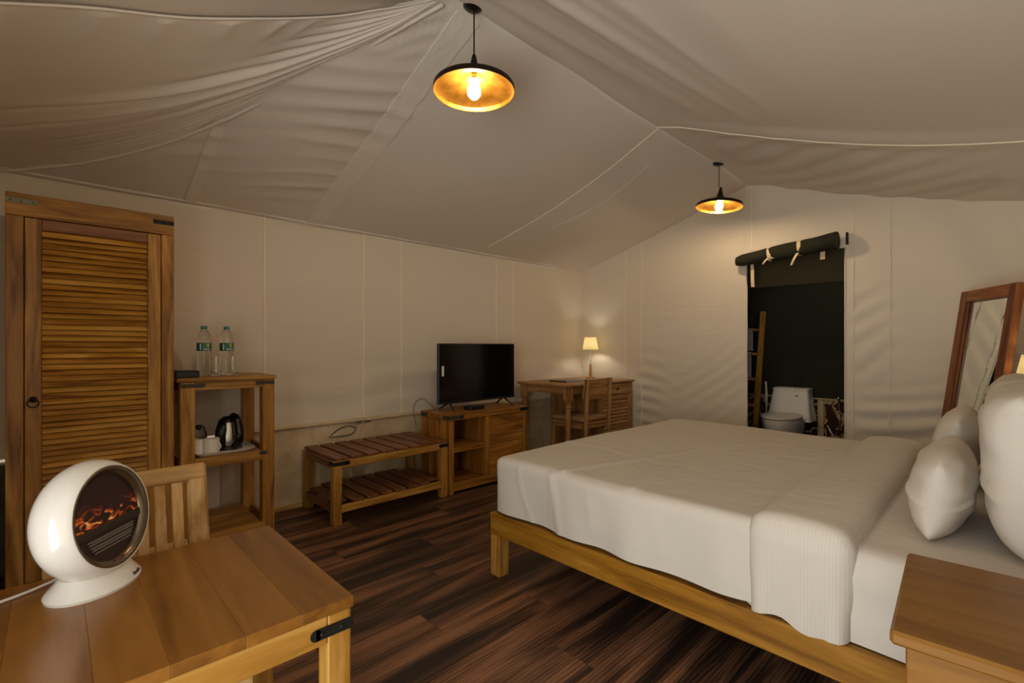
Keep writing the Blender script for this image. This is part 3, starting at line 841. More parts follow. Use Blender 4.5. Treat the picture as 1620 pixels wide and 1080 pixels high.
obj('frame_rail', box(x0 + 0.059, x1 - 0.056, yf, yf + 0.025, 0.0, 0.10, 0.003), W['honx'], wd)
dx0, dx1, dz0, dz1 = x0 + 0.061, x1 - 0.058, 0.104, zt - 0.107
door = obj('door', box(dx0, dx0 + 0.056, yf + 0.001, yf + 0.024, dz0, dz1, 0.003), W['honz'], wd)
obj('door_stile', box(dx1 - 0.056, dx1, yf + 0.001, yf + 0.024, dz0, dz1, 0.003), W['honz'], door)
obj('door_rail', box(dx0 + 0.0565, dx1 - 0.0565, yf + 0.001, yf + 0.024, dz1 - 0.052, dz1, 0.003), W['redx'] if False else W['drkx'], door)
obj('door_rail', box(dx0 + 0.0565, dx1 - 0.0565, yf + 0.001, yf + 0.024, dz0, dz0 + 0.07, 0.003), W['honx'], door)
sx0, sx1 = dx0 + 0.0565, dx1 - 0.0565
bm = box(0, sx1 - sx0, -0.0028, 0.0028, -0.018, 0.018, 0.0015); bmesh.ops.rotate(bm, verts=bm.verts, cent=(0, 0, 0), matrix=Matrix.Rotation(math.radians(-32), 3, 'X'))
sm = bpy.data.meshes.new('slat'); bm.to_mesh(sm); bm.free(); sm.materials.append(W['slat'])
z = dz1 - 0.052 - 0.013; offd = root_off(door)
while z > dz0 + 0.08:
    link('slat', sm, door, Vector((sx0, yf + 0.0135, z)) - offd); z -= 0.0272
bm = NB()
tube(bm, [(dx0 + 0.028 + 0.019 * math.sin(t * PI / 8), yf - 0.009 - 0.004 * math.cos(t * PI / 8), 0.934 - 0.019 * math.cos(t * PI / 8)) for t in range(16)], 0.003, 6, True)
lathe(bm, [(0.014, 0), (0.014, 0.004), (0.006, 0.008), (0.005, 0.012), (0, 0.013)], 14, (dx0 + 0.028, yf + 0.001, 0.951), Matrix.Rotation(PI / 2, 3, 'X'))
obj('ring_handle', bm, iron, door, smooth=True)
def strapb(name, xa, xb, z, m, par, y=yf, cur=0.0):
    bm = NB(); abox(bm, xa, xb, y - 0.003, y - 0.0002, z - 0.011, z + 0.011, 0.001)
    for q in (0.15, 0.5, 0.85):
        bmesh.ops.create_icosphere(bm, subdivisions=1, radius=0.005, matrix=Matrix.Translation((xa + (xb - xa) * q, y - 0.003, z)))
    return obj(name, bm, m, par)
strapb('bracket', x0, x0 + 0.105, zt - 0.035, oldiron, wd)['label'] = 'worn silver strap bracket'
strapb('bracket', x1 - 0.09, x1, zt - 0.04, iron, wd)['label'] = 'dark iron strap bracket'

# ================================================================ TEA STAND (open shelf unit)
ts = thing('shelf_unit', 'open narrow wooden shelf unit right of the wardrobe holding bottles and kettle', 'shelf', (0.74, 3.35, 0))
tx0, tx1, ty0, ty1, tz = 0.500, 0.985, 3.14, 3.62, 1.02
obj('top', box(tx0 - 0.015, tx1 + 0.008, ty0 - 0.01, ty1, tz - 0.022, tz, 0.004), W['honx'], ts)
for lx in (tx0, tx1 - 0.068):
    for ly in (ty0, ty1 - 0.068):
        obj('leg', box(lx, lx + 0.068, ly, ly + 0.068, 0, tz - 0.023, 0.003), W['honz'], ts)
obj('apron', box(tx0 + 0.069, tx1 - 0.069, ty0 + 0.004, ty0 + 0.024, tz - 0.07, tz - 0.023, 0.002), W['honx'], ts)
obj('apron', box(tx0 + 0.069, tx1 - 0.069, ty1 - 0.024, ty1 - 0.004, tz - 0.07, tz - 0.023, 0.002), W['honx'], ts)
for sx in (tx0 + 0.004, tx1 - 0.024):
    obj('apron', box(sx, sx + 0.02, ty0 + 0.069, ty1 - 0.069, tz - 0.07, tz - 0.023, 0.002), W['hony'], ts)
for zz in (0.565, 0.13):
    obj('shelf', box(tx0 + 0.069, tx1 - 0.069, ty0 + 0.005, ty1 - 0.005, zz - 0.02, zz, 0.002), W['honx'], ts)
    obj('shelf_rail', box(tx0 + 0.069, tx1 - 0.069, ty0 + 0.002, ty0 + 0.0045, zz - 0.058, zz, 0.001), W['honx'], ts)
    for sx in (tx0 + 0.004, tx1 - 0.024):
        obj('shelf_rail', box(sx, sx + 0.02, ty0 + 0.069, ty1 - 0.069, zz - 0.058, zz, 0.002), W['hony'], ts)
strapb('bracket', tx0 + 0.002, tx0 + 0.118, tz - 0.042, brack, ts, ty0)
strapb('bracket', tx1 - 0.105, tx1 - 0.002, tz - 0.042, brack, ts, ty0)
strapb('bracket', tx1 - 0.085, tx1 - 0.045, 0.55, brack, ts, ty0)

# bottles
def bottle(loc, label):
    t = thing('water_bottle', label, 'bottle', loc, 'water bottles on the shelf unit')
    x, y, z = loc
    prof = [(0.026, 0.0), (0.036, 0.004), (0.038, 0.012)]
    for k in range(9):
        zz = 0.022 + k * 0.013; prof += [(0.0382, zz), (0.0362, zz + 0.0065)]
    prof += [(0.0382, 0.142), (0.0382, 0.205), (0.0375, 0.225), (0.033, 0.248), (0.022, 0.268), (0.0145, 0.277), (0.0145, 0.288)]
    bm = NB(); lathe(bm, prof, 28, loc); obj('bottle_body', bm, petm, t, smooth=True)
    bm = NB(); lathe(bm, [(0.0165, 0.281), (0.017, 0.283), (0.017, 0.300), (0.015, 0.302), (0, 0.302)], 20, loc); obj('cap', bm, simple('teal_cap', srgb(70, 130, 118), 0.4), t, smooth='auto')
    bm = NB(); lathe(bm, [(0.0390, 0.150), (0.0394, 0.151), (0.0394, 0.198), (0.0390, 0.199)], 28, loc, cap=False); lb = obj('paper_label', bm, label_mat(), t, smooth=True)
    return t
_lm = []
def label_mat():
    if _lm: return _lm[0]
    m, nt, b = new_mat('teal_label'); L = nt.links.new
    tc = N(nt, 'ShaderNodeTexCoord'); sp = N(nt, 'ShaderNodeSeparateXYZ'); L(tc.outputs['Object'], sp.inputs[0])
    an = N(nt, 'ShaderNodeMath', operation='ARCTAN2'); L(sp.outputs['X'], an.inputs[0])
    ng = N(nt, 'ShaderNodeMath', operation='MULTIPLY'); ng.inputs[1].default_value = -1; L(sp.outputs['Y'], ng.inputs[0]); L(ng.outputs[0], an.inputs[1])
    def band(src, lo, hi):
        a = N(nt, 'ShaderNodeMath', operation='GREATER_THAN'); a.inputs[1].default_value = lo; L(src, a.inputs[0])
        c = N(nt, 'ShaderNodeMath', operation='LESS_THAN'); c.inputs[1].default_value = hi; L(src, c.inputs[0])
        mm = N(nt, 'ShaderNodeMath', operation='MULTIPLY'); L(a.outputs[0], mm.inputs[0]); L(c.outputs[0], mm.inputs[1]); return mm.outputs[0]
    def AND(p, q):
        mm = N(nt, 'ShaderNodeMath', operation='MULTIPLY'); L(p, mm.inputs[0]); L(q, mm.inputs[1]); return mm.outputs[0]
    A, Zc = an.outputs[0], sp.outputs['Z']
    stripe_ = AND(band(A, -0.80, -0.58), band(Zc, 0.155, 0.192))
    wv = N(nt, 'ShaderNodeTexWave', wave_type='BANDS', bands_direction='X'); wv.inputs['Scale'].default_value = 60; wv.inputs['Distortion'].default_value = 2.5
    L(tc.outputs['Object'], wv.inputs['Vector'])
    gt = N(nt, 'ShaderNodeMath', operation='GREATER_THAN'); gt.inputs[1].default_value = 0.45; L(wv.outputs['Fac'], gt.inputs[0])
    letters = AND(AND(band(A, -0.3, 0.75), band(Zc, 0.153, 0.164)), gt.outputs[0])
    emb = AND(band(A, 0.10, 0.60), band(Zc, 0.170, 0.194))
    no = N(nt, 'ShaderNodeTexNoise'); no.inputs['Scale'].default_value = 90; L(tc.outputs['Object'], no.inputs['Vector'])
    g2 = N(nt, 'ShaderNodeMath', operation='GREATER_THAN'); g2.inputs[1].default_value = 0.42; L(no.outputs['Fac'], g2.inputs[0])
    emb = AND(emb, g2.outputs[0])
    def mix(fac, c1, col):
        q = N(nt, 'ShaderNodeMix', data_type='RGBA'); L(fac, q.inputs[0]); q.inputs[7].default_value = col
        if isinstance(c1, tuple): q.inputs[6].default_value = c1
        else: L(c1, q.inputs[6])
        return q.outputs[2]
    c = mix(stripe_, srgb(22, 96, 88), srgb(200, 220, 216)); c = mix(letters, c, srgb(220, 230, 224)); c = mix(emb, c, srgb(150, 170, 50))
    L(c, b.inputs['Base Color']); b.inputs['Roughness'].default_value = 0.3
    _lm.append(m); return m
bottle((0.662, 3.40, tz), 'clear plastic water bottle with teal label on the shelf unit, nearest the wardrobe')
bottle((0.784, 3.40, tz), 'clear plastic water bottle with teal label on the shelf unit, nearest its right end')
for gx, lab in ((0.711, 'empty clear drinking glass standing between the two water bottles'), (0.800, 'empty clear drinking glass standing before the right water bottle')):
    bm = NB(); lathe(bm, [(0.0, 0.0), (0.027, 0.0), (0.034, 0.115), (0.032, 0.115), (0.025, 0.008), (0.0, 0.008)], 24, (gx, 3.325, tz))
    tag(obj('drinking_glass', bm, glassm, smooth='auto'), lab, 'glass', 'drinking glasses on the shelf unit')
bx = thing('router_box', 'low black box with a lighter top panel lying on the shelf unit beside wardrobe', 'box', (0.545, 3.26, tz))
obj('body', box(0.487, 0.60, 3.19, 3.33, tz, tz + 0.040, 0.005), black, bx)
obj('top_panel', box(0.495, 0.555, 3.20, 3.32, tz + 0.0402, tz + 0.043, 0.001), simple('grey_panel', srgb(90, 88, 84), 0.25), bx)

# tray with mugs and kettle
tz2 = 0.5655
tr = NB(); tc_ = (0.735, 3.30)
lay = [(0.0, 0.0), (0.86, 0.0), (0.93, 0.006), (1.0, 0.020), (0.97, 0.021), (0.90, 0.009), (0.0, 0.004)]
def trring(s, z, n=40):
    out = []
    for i in range(n):
        t = 2 * PI * i / n; c, s_ = math.cos(t), math.sin(t)
        px = math.copysign(abs(c) ** 0.28, c) * (0.158 - (1 - s) * 0.14); py = math.copysign(abs(s_) ** 0.28, s_) * (0.145 - (1 - s) * 0.14)
        if s == 0: px = py = 0
        out.append((tc_[0] + px, tc_[1] + py, tz2 + z))
    return out
rs = []
for s, z in lay:
    rs.append([tr.verts.new(p) for p in trring(max(s, 0.02), z)])
for a, b in zip(rs[:-1], rs[1:]):
    for i in range(40):
        tr.faces.new([a[i], a[(i + 1) % 40], b[(i + 1) % 40], b[i]])
tr.faces.new(rs[0]); tr.faces.new(rs[-1])
tag(obj('serving_tray', tr, wplast, smooth='auto'), 'white rectangular tray with raised rim on the middle shelf of the shelf unit', 'tray')
tzt = tz2 + 0.0055
def mug(x, y, lab, ang):
    t = thing('mug', lab, 'mug', (x, y, tzt), 'white mugs on the tray')
    bm = NB(); lathe(bm, [(0.0, 0.0), (0.036, 0.0), (0.0395, 0.004), (0.0395, 0.088), (0.0365, 0.088), (0.0355, 0.01), (0, 0.008)], 28, (x, y, tzt)); obj('cup', bm, ceramic, t, smooth='auto')
    ca, sa = math.cos(ang), math.sin(ang)
    pts = [(x + (0.0385 + 0.024 * math.sin(PI * k / 8)) * ca, y + (0.0385 + 0.024 * math.sin(PI * k / 8)) * sa, tzt + 0.07 - 0.05 * k / 8) for k in range(9)]
    bm = NB(); tube(bm, pts, 0.005, 8); obj('handle', bm, ceramic, t, smooth=True)
mug(0.592, 3.252, 'white ceramic mug half hidden behind the front leg of the shelf unit', 2.2)
mug(0.668, 3.230, 'white ceramic mug with its handle to the front, beside the kettle', -1.0)
kt = thing('kettle', 'black and steel electric kettle on its base at the right of the tray', 'kettle', (0.80, 3.32, tzt))
kl = (0.776, 3.318, tzt)
bm = NB(); lathe(bm, [(0.0, 0), (0.072, 0), (0.075, 0.006), (0.072, 0.018), (0.05, 0.02)], 28, kl); obj('power_base', bm, black, kt, smooth='auto')
bm = NB(); lathe(bm, [(0.066, 0.021), (0.070, 0.03), (0.069, 0.07), (0.062, 0.12), (0.050, 0.165)], 32, kl); obj('body', bm, steel, kt, smooth='auto')
bm = NB(); lathe(bm, [(0.051, 0.164), (0.046, 0.182), (0.03, 0.196), (0.0, 0.20)], 32, kl); obj('lid', bm, blackg, kt, smooth=True)
kx, ky, kz = kl
bm = NB(); tube(bm, spline([(kx + 0.010, ky - 0.030, kz + 0.196), (kx + 0.026, ky - 0.072, kz + 0.18), (kx + 0.034, ky - 0.094, kz + 0.11), (kx + 0.030, ky - 0.090, kz + 0.05), (kx + 0.022, ky - 0.060, kz + 0.026)], 6), [0.018] + [0.026] * 22 + [0.028, 0.028], 14); obj('handle', bm, blackg, kt, smooth=True)
bm = NB(); tube(bm, [(kx - 0.030, ky - 0.012, kz + 0.176), (kx - 0.044, ky - 0.030, kz + 0.12), (kx - 0.052, ky - 0.034, kz + 0.024)], [0.026, 0.034, 0.036], 14); obj('spout_cover', bm, black, kt, smooth=True)
hd = thing('sachet_holder', 'small black holder with clear sachets behind the mugs on the tray', 'holder', (0.632, 3.345, tzt))
bm = NB(); abox(bm, 0.595, 0.655, 3.31, 3.37, tzt, tzt + 0.085, 0.004); obj('box', bm, black, hd)
bm = NB()
for k in range(7):
    a = random.uniform(-0.5, 0.5); px = 0.605 + 0.007 * k
    abox(bm, -0.02, 0.02, -0.001, 0.001, 0, 0.07, 0, Matrix.Translation((px, 3.32 + 0.006 * k, tzt + 0.07)) @ Matrix.Rotation(a, 4, 'Y') @ Matrix.Rotation(0.5 * a, 4, 'Z'))
sa_ = obj('sachets', bm, simple('sachet_foil', srgb(150, 140, 128), 0.3, 0.3), hd); sa_['kind'] = 'stuff'
bm = NB(); tube(bm, spline([(0.61, 3.33, tzt + 0.12), (0.618, 3.32, tzt + 0.155), (0.64, 3.31, tzt + 0.148), (0.655, 3.31, tzt + 0.10), (0.655, 3.31, tzt + 0.05)], 6), 0.0045, 8); bmesh.ops.create_uvsphere(bm, u_segments=10, v_segments=6, radius=0.016, matrix=Matrix.Translation((0.618, 3.325, tzt + 0.145))); obj('clip', bm, black, hd, smooth=True)
pb = thing('wall_panel_box', 'narrow white panel box on the wall behind the lower shelf of the shelf unit', 'box', (0.79, YL - 0.03, 0.32))
obj('box', box(0.70, 0.80, YL - 0.045, YL - 0.0135, 0.12, 0.53, 0.004), wplast, pb)
obj('lid', box(0.708, 0.792, YL - 0.05, YL - 0.0455, 0.13, 0.52, 0.002), wplast, pb)

# ================================================================ SMALL TABLE, CHAIR, HEATER
TZ = 0.65
tb = thing('table', 'small honey wood table with iron corner strap in the lower left foreground', 'table', (0.15, 1.28, 0))
ax0, ax1, ay0, ay1 = -0.17, 0.476, 0.998, 1.571
ws = [0.105, 0.112, 0.098, 0.118, 0.103, 0.110]
tot = ax1 - ax0; s_ = tot / sum(ws); xx = ax0
for q in ws:
    obj('board', box(xx, xx + q * s_ - 0.0002, ay0, ay1, TZ - 0.024, TZ - random.uniform(0, 0.0004), 0.0006), W['top'], tb); xx += q * s_
obj('apron', box(ax0 + 0.06, ax1 - 0.056, ay0 + 0.004, ay0 + 0.026, TZ - 0.085, TZ - 0.0245, 0.002), W['hon2x'], tb)
obj('apron', box(ax0 + 0.06, ax1 - 0.056, ay1 - 0.026, ay1 - 0.006, TZ - 0.085, TZ - 0.0245, 0.002), W['hon2x'], tb)
obj('apron', box(ax1 - 0.024, ax1 - 0.004, ay0 + 0.06, ay1 - 0.06, TZ - 0.085, TZ - 0.0245, 0.002), W['hon2y'], tb)
obj('apron', box(ax0 + 0.004, ax0 + 0.024, ay0 + 0.06, ay1 - 0.06, TZ - 0.085, TZ - 0.0245, 0.002), W['hon2y'], tb)
for lx in (ax0 + 0.003, ax1 - 0.055):
    for ly in (ay0 + 0.003, ay1 - 0.055):
        obj('leg', box(lx, lx + 0.052, ly, ly + 0.052, 0, TZ - 0.0245, 0.003), W['hon2z'], tb)
bracket('bracket', tb, (ax1 - 0.003, ay0 + 0.003, TZ - 0.057), -1, 1, iron, ln=0.078, h=0.024)

ch = thing('dining_chair', 'pale slatted wooden chair tucked behind the small table', 'chair', (0, 0, 0))
cw = 0.36
def post(x, m):
    bm = NB(); abox(bm, x, x + 0.05, -0.012, 0.016, 0.0, 0.50, 0.003)
    return bm
lean = math.radians(-12)
for px in (-cw / 2, cw / 2 - 0.052):
    bm = box(px, px + 0.052, -0.014, 0.014, 0.0, 0.395, 0.008); bmesh.ops.rotate(bm, verts=bm.verts, cent=(0, 0, 0), matrix=Matrix.Rotation(lean, 3, 'X')); bmesh.ops.translate(bm, verts=bm.verts, vec=(0, 0.0, 0.45))
    obj('back_post', bm, W['palz'], ch)
bm = box(-cw / 2 + 0.0, cw / 2 - 0.0, -0.015, 0.015, 0.348, 0.40, 0.008); bmesh.ops.rotate(bm, verts=bm.verts, cent=(0, 0, 0), matrix=Matrix.Rotation(lean, 3, 'X')); bmesh.ops.translate(bm, verts=bm.verts, vec=(0, 0, 0.45)); obj('top_rail', bm, W['palx'], ch)
bm = box(-cw / 2 + 0.053, cw / 2 - 0.053, -0.002, 0.014, 0.14, 0.185, 0.003); bmesh.ops.rotate(bm, verts=bm.verts, cent=(0, 0, 0), matrix=Matrix.Rotation(lean, 3, 'X')); bmesh.ops.translate(bm, verts=bm.verts, vec=(0, 0, 0.45)); obj('lower_rail', bm, W['palx'], ch)
for k in range(6):
    px = -cw / 2 + 0.062 + k * 0.0415
    bm = box(px, px + 0.027, -0.012, -0.003, 0.12, 0.352, 0.002); bmesh.ops.rotate(bm, verts=bm.verts, cent=(0, 0, 0), matrix=Matrix.Rotation(lean, 3, 'X')); bmesh.ops.translate(bm, verts=bm.verts, vec=(0, 0, 0.45)); obj('slat', bm, W['palz'], ch)
obj('seat', box(-cw / 2, cw / 2, -0.40, 0.02, 0.415, 0.449, 0.008), W['palx'], ch)
for px in (-cw / 2 + 0.005, cw / 2 - 0.045):
    for py in (-0.39, -0.022):
        obj('leg', box(px, px + 0.04, py, py + 0.04, 0, 0.414, 0.003), W['palz'], ch)
ch.location = (0.160, 1.632, 0); ch.rotation_euler.z = math.radians(1.5)

# heater: egg-shaped electric fireplace
ht = thing('fireplace_heater', 'glossy white egg shaped electric fireplace heater glowing orange on the small table', 'heater', (0, 0, 0))
# local: front faces -y, radial axis x/z
CZ = 0.153; RR = 0.134
tilt = math.radians(-9)
Rt = Matrix.Rotation(tilt, 3, 'X')
AX = Rt @ Matrix.Rotation(PI / 2, 3, 'X')        # lathe axis +z -> -y (front)
prof = []
for k in range(25):
    t = k / 24
    ang = -PI / 2 + t * (PI / 2 + 0.52)
    prof.append((RR * math.cos(ang), 0.086 * math.sin(ang)))
fr, fz = prof[-1]
prof += [(fr - 0.002, fz + 0.001), (fr - 0.004, fz - 0.002)]
bm = NB(); lathe(bm, prof, 64, (0, 0, CZ), AX, cap=False); obj('shell', bm, white, ht, smooth=True)
r0 = fr - 0.004
bz = simple('bezel_bronze', srgb(120, 106, 88), 0.25, 0.8)
bm = NB(); lathe(bm, [(r0 + 0.001, fz), (r0 - 0.002, fz + 0.0015), (r0 - 0.016, fz - 0.008), (r0 - 0.017, fz - 0.014)], 64, (0, 0, CZ), AX, cap=False); obj('bezel', bm, bz, ht, smooth=True)
def flame_mat():
    m, nt, b = new_mat('flame_screen'); L = nt.links.new
    tc = N(nt, 'ShaderNodeTexCoord'); sp = N(nt, 'ShaderNodeSeparateXYZ'); L(tc.outputs['Object'], sp.inputs[0])
    mp = N(nt, 'ShaderNodeMapping'); mp.inputs['Scale'].default_value = (1.0, 1, 2.2); L(tc.outputs['Object'], mp.inputs[0])
    no = N(nt, 'ShaderNodeTexNoise'); no.inputs['Scale'].default_value = 34; no.inputs['Detail'].default_value = 7; no.inputs['Distortion'].default_value = 1.2; L(mp.outputs[0], no.inputs['Vector'])
    rp = N(nt, 'ShaderNodeValToRGB'); L(no.outputs['Fac'], rp.inputs[0])
    e = rp.color_ramp.elements; e[0].position = 0.48; e[0].color = (0.0, 0, 0, 1); e[1].position = 0.70; e[1].color = (1, 1, 1, 1)
    # vertical envelope centred on the ember bed
    mr = N(nt, 'ShaderNodeMapRange'); mr.inputs[1].default_value = CZ + 0.062; mr.inputs[2].default_value = CZ + 0.010; mr.inputs[3].default_value = 0; mr.inputs[4].default_value = 1
    L(sp.outputs['Z'], mr.inputs[0])
    pw = N(nt, 'ShaderNodeMath', operation='POWER'); pw.inputs[1].default_value = 2.6; L(mr.outputs[0], pw.inputs[0])
    cut = N(nt, 'ShaderNodeMath', operation='GREATER_THAN'); cut.inputs[1].default_value = CZ - 0.012; L(sp.outputs['Z'], cut.inputs[0])
    m1 = N(nt, 'ShaderNodeMath', operation='MULTIPLY'); L(rp.outputs[0], m1.inputs[0]); L(pw.outputs[0], m1.inputs[1])
    m2 = N(nt, 'ShaderNodeMath', operation='MULTIPLY'); L(m1.outputs[0], m2.inputs[0]); L(cut.outputs[0], m2.inputs[1])
    c2 = N(nt, 'ShaderNodeValToRGB'); L(m2.outputs[0], c2.inputs[0])
    e = c2.color_ramp.elements; e[0].position = 0.02; e[0].color = srgb(34, 12, 8); e[1].position = 0.9; e[1].color = srgb(255, 196, 110)
    k = e.new(0.28); k.color = srgb(150, 50, 12); k = e.new(0.55); k.color = srgb(244, 120, 36)
    L(c2.outputs[0], b.inputs['Emission Color']); b.inputs['Emission Strength'].default_value = 0.42
    b.inputs['Base Color'].default_value = srgb(22, 12, 10); b.inputs['Roughness'].default_value = 0.35
    return m
rs_ = r0 - 0.017
bm = NB(); lathe(bm, [(0.0, fz - 0.015), (rs_, fz - 0.015)], 48, (0, 0, CZ), AX, cap=False); obj('fire_screen', bm, flame_mat(), ht, label='dark screen showing glowing orange embers')
def hloc(bm): bmesh.ops.rotate(bm, verts=bm.verts, cent=(0, 0, CZ), matrix=Rt); return bm
yF = -(fz - 0.014)
obj('control_strip', hloc(box(-rs_ * 0.99, rs_ * 0.99, yF - 0.006, yF, CZ - 0.030, CZ - 0.012, 0.002)), simple('dark_strip', srgb(62, 54, 46), 0.35, 0.4), ht)
bm = NB()
for zz in (-0.038, -0.045, -0.052, -0.059, -0.066):
    hw = math.sqrt(rs_ ** 2 - zz ** 2) * 0.80
    abox(bm, -hw, hw, yF - 0.003, yF - 0.0005, CZ + zz - 0.0014, CZ + zz + 0.0014)
for zz in (-0.041, -0.056):
    hw = math.sqrt(rs_ ** 2 - zz ** 2) * 0.76; n = 36
    for k in range(n):
        px = -hw + 2 * hw * k / n
        abox(bm, px, px + 0.0012, yF - 0.004, yF - 0.003, CZ + zz - 0.002, CZ + zz + 0.002)
obj('air_grille', hloc(bm), simple('grille_metal', srgb(140, 136, 128), 0.35, 0.5), ht)
bm = NB(); abox(bm, -0.014, 0.014, yF - 0.012, yF - 0.006, CZ - r0 + 0.006, CZ - r0 + 0.016, 0.001); obj('badge', hloc(bm), simple('plum_badge', srgb(120, 84, 84), 0.25, 0.5), ht)
# flared oval base
bm = NB(); rs = []
for rx_, ry_, z in ((0.098, 0.078, 0.0), (0.099, 0.079, 0.006), (0.094, 0.073, 0.014), (0.085, 0.062, 0.026), (0.079, 0.055, 0.036), (0.074, 0.050, 0.042)):
    rs.append([bm.verts.new((rx_ * math.cos(2 * PI * i / 48), ry_ * math.sin(2 * PI * i / 48), z)) for i in range(48)])
for a, b in zip(rs[:-1], rs[1:]):
    for i in range(48): bm.faces.new([a[i], a[(i + 1) % 48], b[(i + 1) % 48], b[i]])
bm.faces.new(rs[0]); bm.faces.new(rs[-1])
obj('base', bm, white, ht, smooth='auto')
bm = NB()
for k, (dx_, hh) in enumerate(((-0.012, 0.010), (-0.008, 0.004), (-0.0045, 0.004), (-0.001, 0.004), (0.0025, 0.0045), (0.006, 0.004), (0.010, 0.008))):
    ang = 0.45
    px = 0.030 + dx_ 
    for (rx_, ry_, z) in ((0.0965, 0.0755, 0.0115),):
        yy = -ry_ * math.sqrt(max(0, 1 - (px / rx_) ** 2))
        abox(bm, px, px + 0.0022, yy - 0.0012, yy + 0.004, z + 0.001, z + 0.001 + hh * 0.7)
obj('logo', bm, simple('grey_print', srgb(70, 66, 62), 0.5), ht)
bm = NB(); 
ht.location = (0.068, 1.455, TZ); HA = math.radians(51); ht.rotation_euler.z = HA
inv = Matrix.Rotation(-HA, 3, 'Z')
cpts = [(0.02, 1.53, TZ + 0.012), (0.0, 1.53, TZ + 0.006), (-0.05, 1.50, TZ + 0.0045), (-0.11, 1.475, TZ + 0.0045), (-0.168, 1.46, TZ + 0.0045), (-0.182, 1.455, TZ - 0.01), (-0.182, 1.46, 0.3)]
pts = [inv @ (Vector(p) - ht.location) for p in spline(cpts, 6)]
me_c = NB(); tube(me_c, pts, 0.0033, 8)
bmo = bpy.data.meshes.new('power_cord'); bmesh.ops.recalc_face_normals(me_c, faces=me_c.faces); me_c.to_mesh(bmo); me_c.free(); bmo.materials.append(wplast)
link('power_cord', bmo, ht)

# ================================================================ LUGGAGE BENCH
be = thing('luggage_bench', 'two tier slatted wooden luggage bench beside the television cabinet', 'bench', (1.8, 3.35, 0))
ux0, ux1, uy0, uy1, uz = 1.335, 2.262, 3.085, 3.63, 0.45
for zt_, zb_ in ((uz - 0.020, uz - 0.072), (0.130, 0.080)):
    obj('rail', box(ux0 + 0.058, ux1 - 0.058, uy0 + 0.002, uy0 + 0.028, zb_, zt_, 0.003), W['hon2x'], be)
    obj('rail', box(ux0 + 0.058, ux1 - 0.058, uy1 - 0.028, uy1 - 0.002, zb_, zt_, 0.003), W['hon2x'], be)
    obj('rail', box(ux0 + 0.002, ux0 + 0.024, uy0 + 0.058, uy1 - 0.058, zb_, zt_, 0.003), W['drky'], be)
    obj('rail', box(ux1 - 0.024, ux1 - 0.002, uy0 + 0.058, uy1 - 0.058, zb_, zt_, 0.003), W['drky'], be)
for lx in (ux0, ux1 - 0.057):
    for ly in (uy0, uy1 - 0.057):
        obj('leg', box(lx, lx + 0.057, ly, ly + 0.057, 0, uz - 0.0205, 0.003), W['hon2z'], be)
nsl = 8; pitch = (ux1 - ux0) / nsl
def slat_mesh(wd_, y0, y1):
    bm = box(0, wd_, 0, y1 - y0, -0.018, 0, 0.003); me = bpy.data.meshes.new('slat'); bm.to_mesh(me); bm.free(); me.materials.append(W['drky']); return me
m1, m2 = slat_mesh(pitch - 0.022, uy0, uy1), slat_mesh(pitch - 0.014, uy0 + 0.03, uy1 - 0.03)
ob_ = root_off(be)
for k in range(nsl):
    link('slat', m1, be, Vector((ux0 + k * pitch + 0.011, uy0, uz)) - ob_)
    if 0 < k < nsl - 1 or True:
        xs = ux0 + 0.030 + k * (ux1 - ux0 - 0.06) / nsl
        link('slat', slat_mesh((ux1 - ux0 - 0.06) / nsl - 0.022, uy0 + 0.060 if k in (0, nsl - 1) else uy0 + 0.004, uy1 - 0.060 if k in (0, nsl - 1) else uy1 - 0.004), be, Vector((xs, uy0 + 0.060 if k in (0, nsl - 1) else uy0 + 0.004, 0.150)) - ob_)
bracket('bracket', be, (ux0 + 0.0, uy0 + 0.0, uz - 0.038), 1, 1, iron, ln=0.10, h=0.026)
bracket('bracket', be, (ux1 - 0.0, uy0 + 0.0, uz - 0.038), -1, 1, iron, ln=0.07, h=0.026)

# ================================================================ TV CABINET
cb = thing('tv_cabinet', 'low amber wood cabinet with open cubbies and two drawers under the television', 'cabinet', (2.72, 3.29, 0))
vx0, vx1, vy0, vy1, vz = 2.278, 3.175, 3.08, 3.50, 0.645
obj('top', box(vx0, vx1, vy0, vy1, vz - 0.048, vz, 0.004), W['tvx'], cb)
obj('side_panel', box(vx0 + 0.002, vx0 + 0.046, vy0 + 0.002, vy0 + 0.052, 0.0, vz - 0.0485, 0.003), W['tvz'], cb)
for k in range(3):
    wdd = (vy1 - 0.053 - vy0) / 3
    obj('side_board', box(vx0 + 0.006, vx0 + 0.03, vy0 + 0.053 + k * wdd, vy0 + 0.053 + (k + 1) * wdd - 0.002, 0.0, vz - 0.0485, 0.002), W['tvz'], cb)
obj('side_panel', box(vx1 - 0.046, vx1 - 0.002, vy0 + 0.002, vy1 - 0.01, 0.0, vz - 0.0485, 0.003), W['tvz'], cb)
obj('divider', box(2.665, 2.71, vy0 + 0.003, vy1 - 0.02, 0.09, vz - 0.0485, 0.002), W['tvz'], cb)
obj('back_panel', box(vx0 + 0.031, vx1 - 0.047, vy1 - 0.018, vy1 - 0.006, 0.03, vz - 0.0485), W['tvz'], cb)
obj('bottom_panel', box(vx0 + 0.047, vx1 - 0.047, vy0 + 0.003, vy1 - 0.02, 0.022, 0.088, 0.003), W['tvx'], cb)
obj('shelf', box(vx0 + 0.047, 2.664, vy0 + 0.006, vy1 - 0.02, 0.335, 0.375, 0.003), W['tvx'], cb)
for z0, z1 in ((0.091, 0.345), (0.349, vz - 0.052)):
    d = obj('drawer', box(2.712, vx1 - 0.048, vy0 + 0.014, vy0 + 0.032, z0, z1, 0.003), W['tvx'], cb)
bracket('bracket', cb, (vx0, vy0, vz - 0.024), 1, 1, brack, ln=0.13, h=0.03)
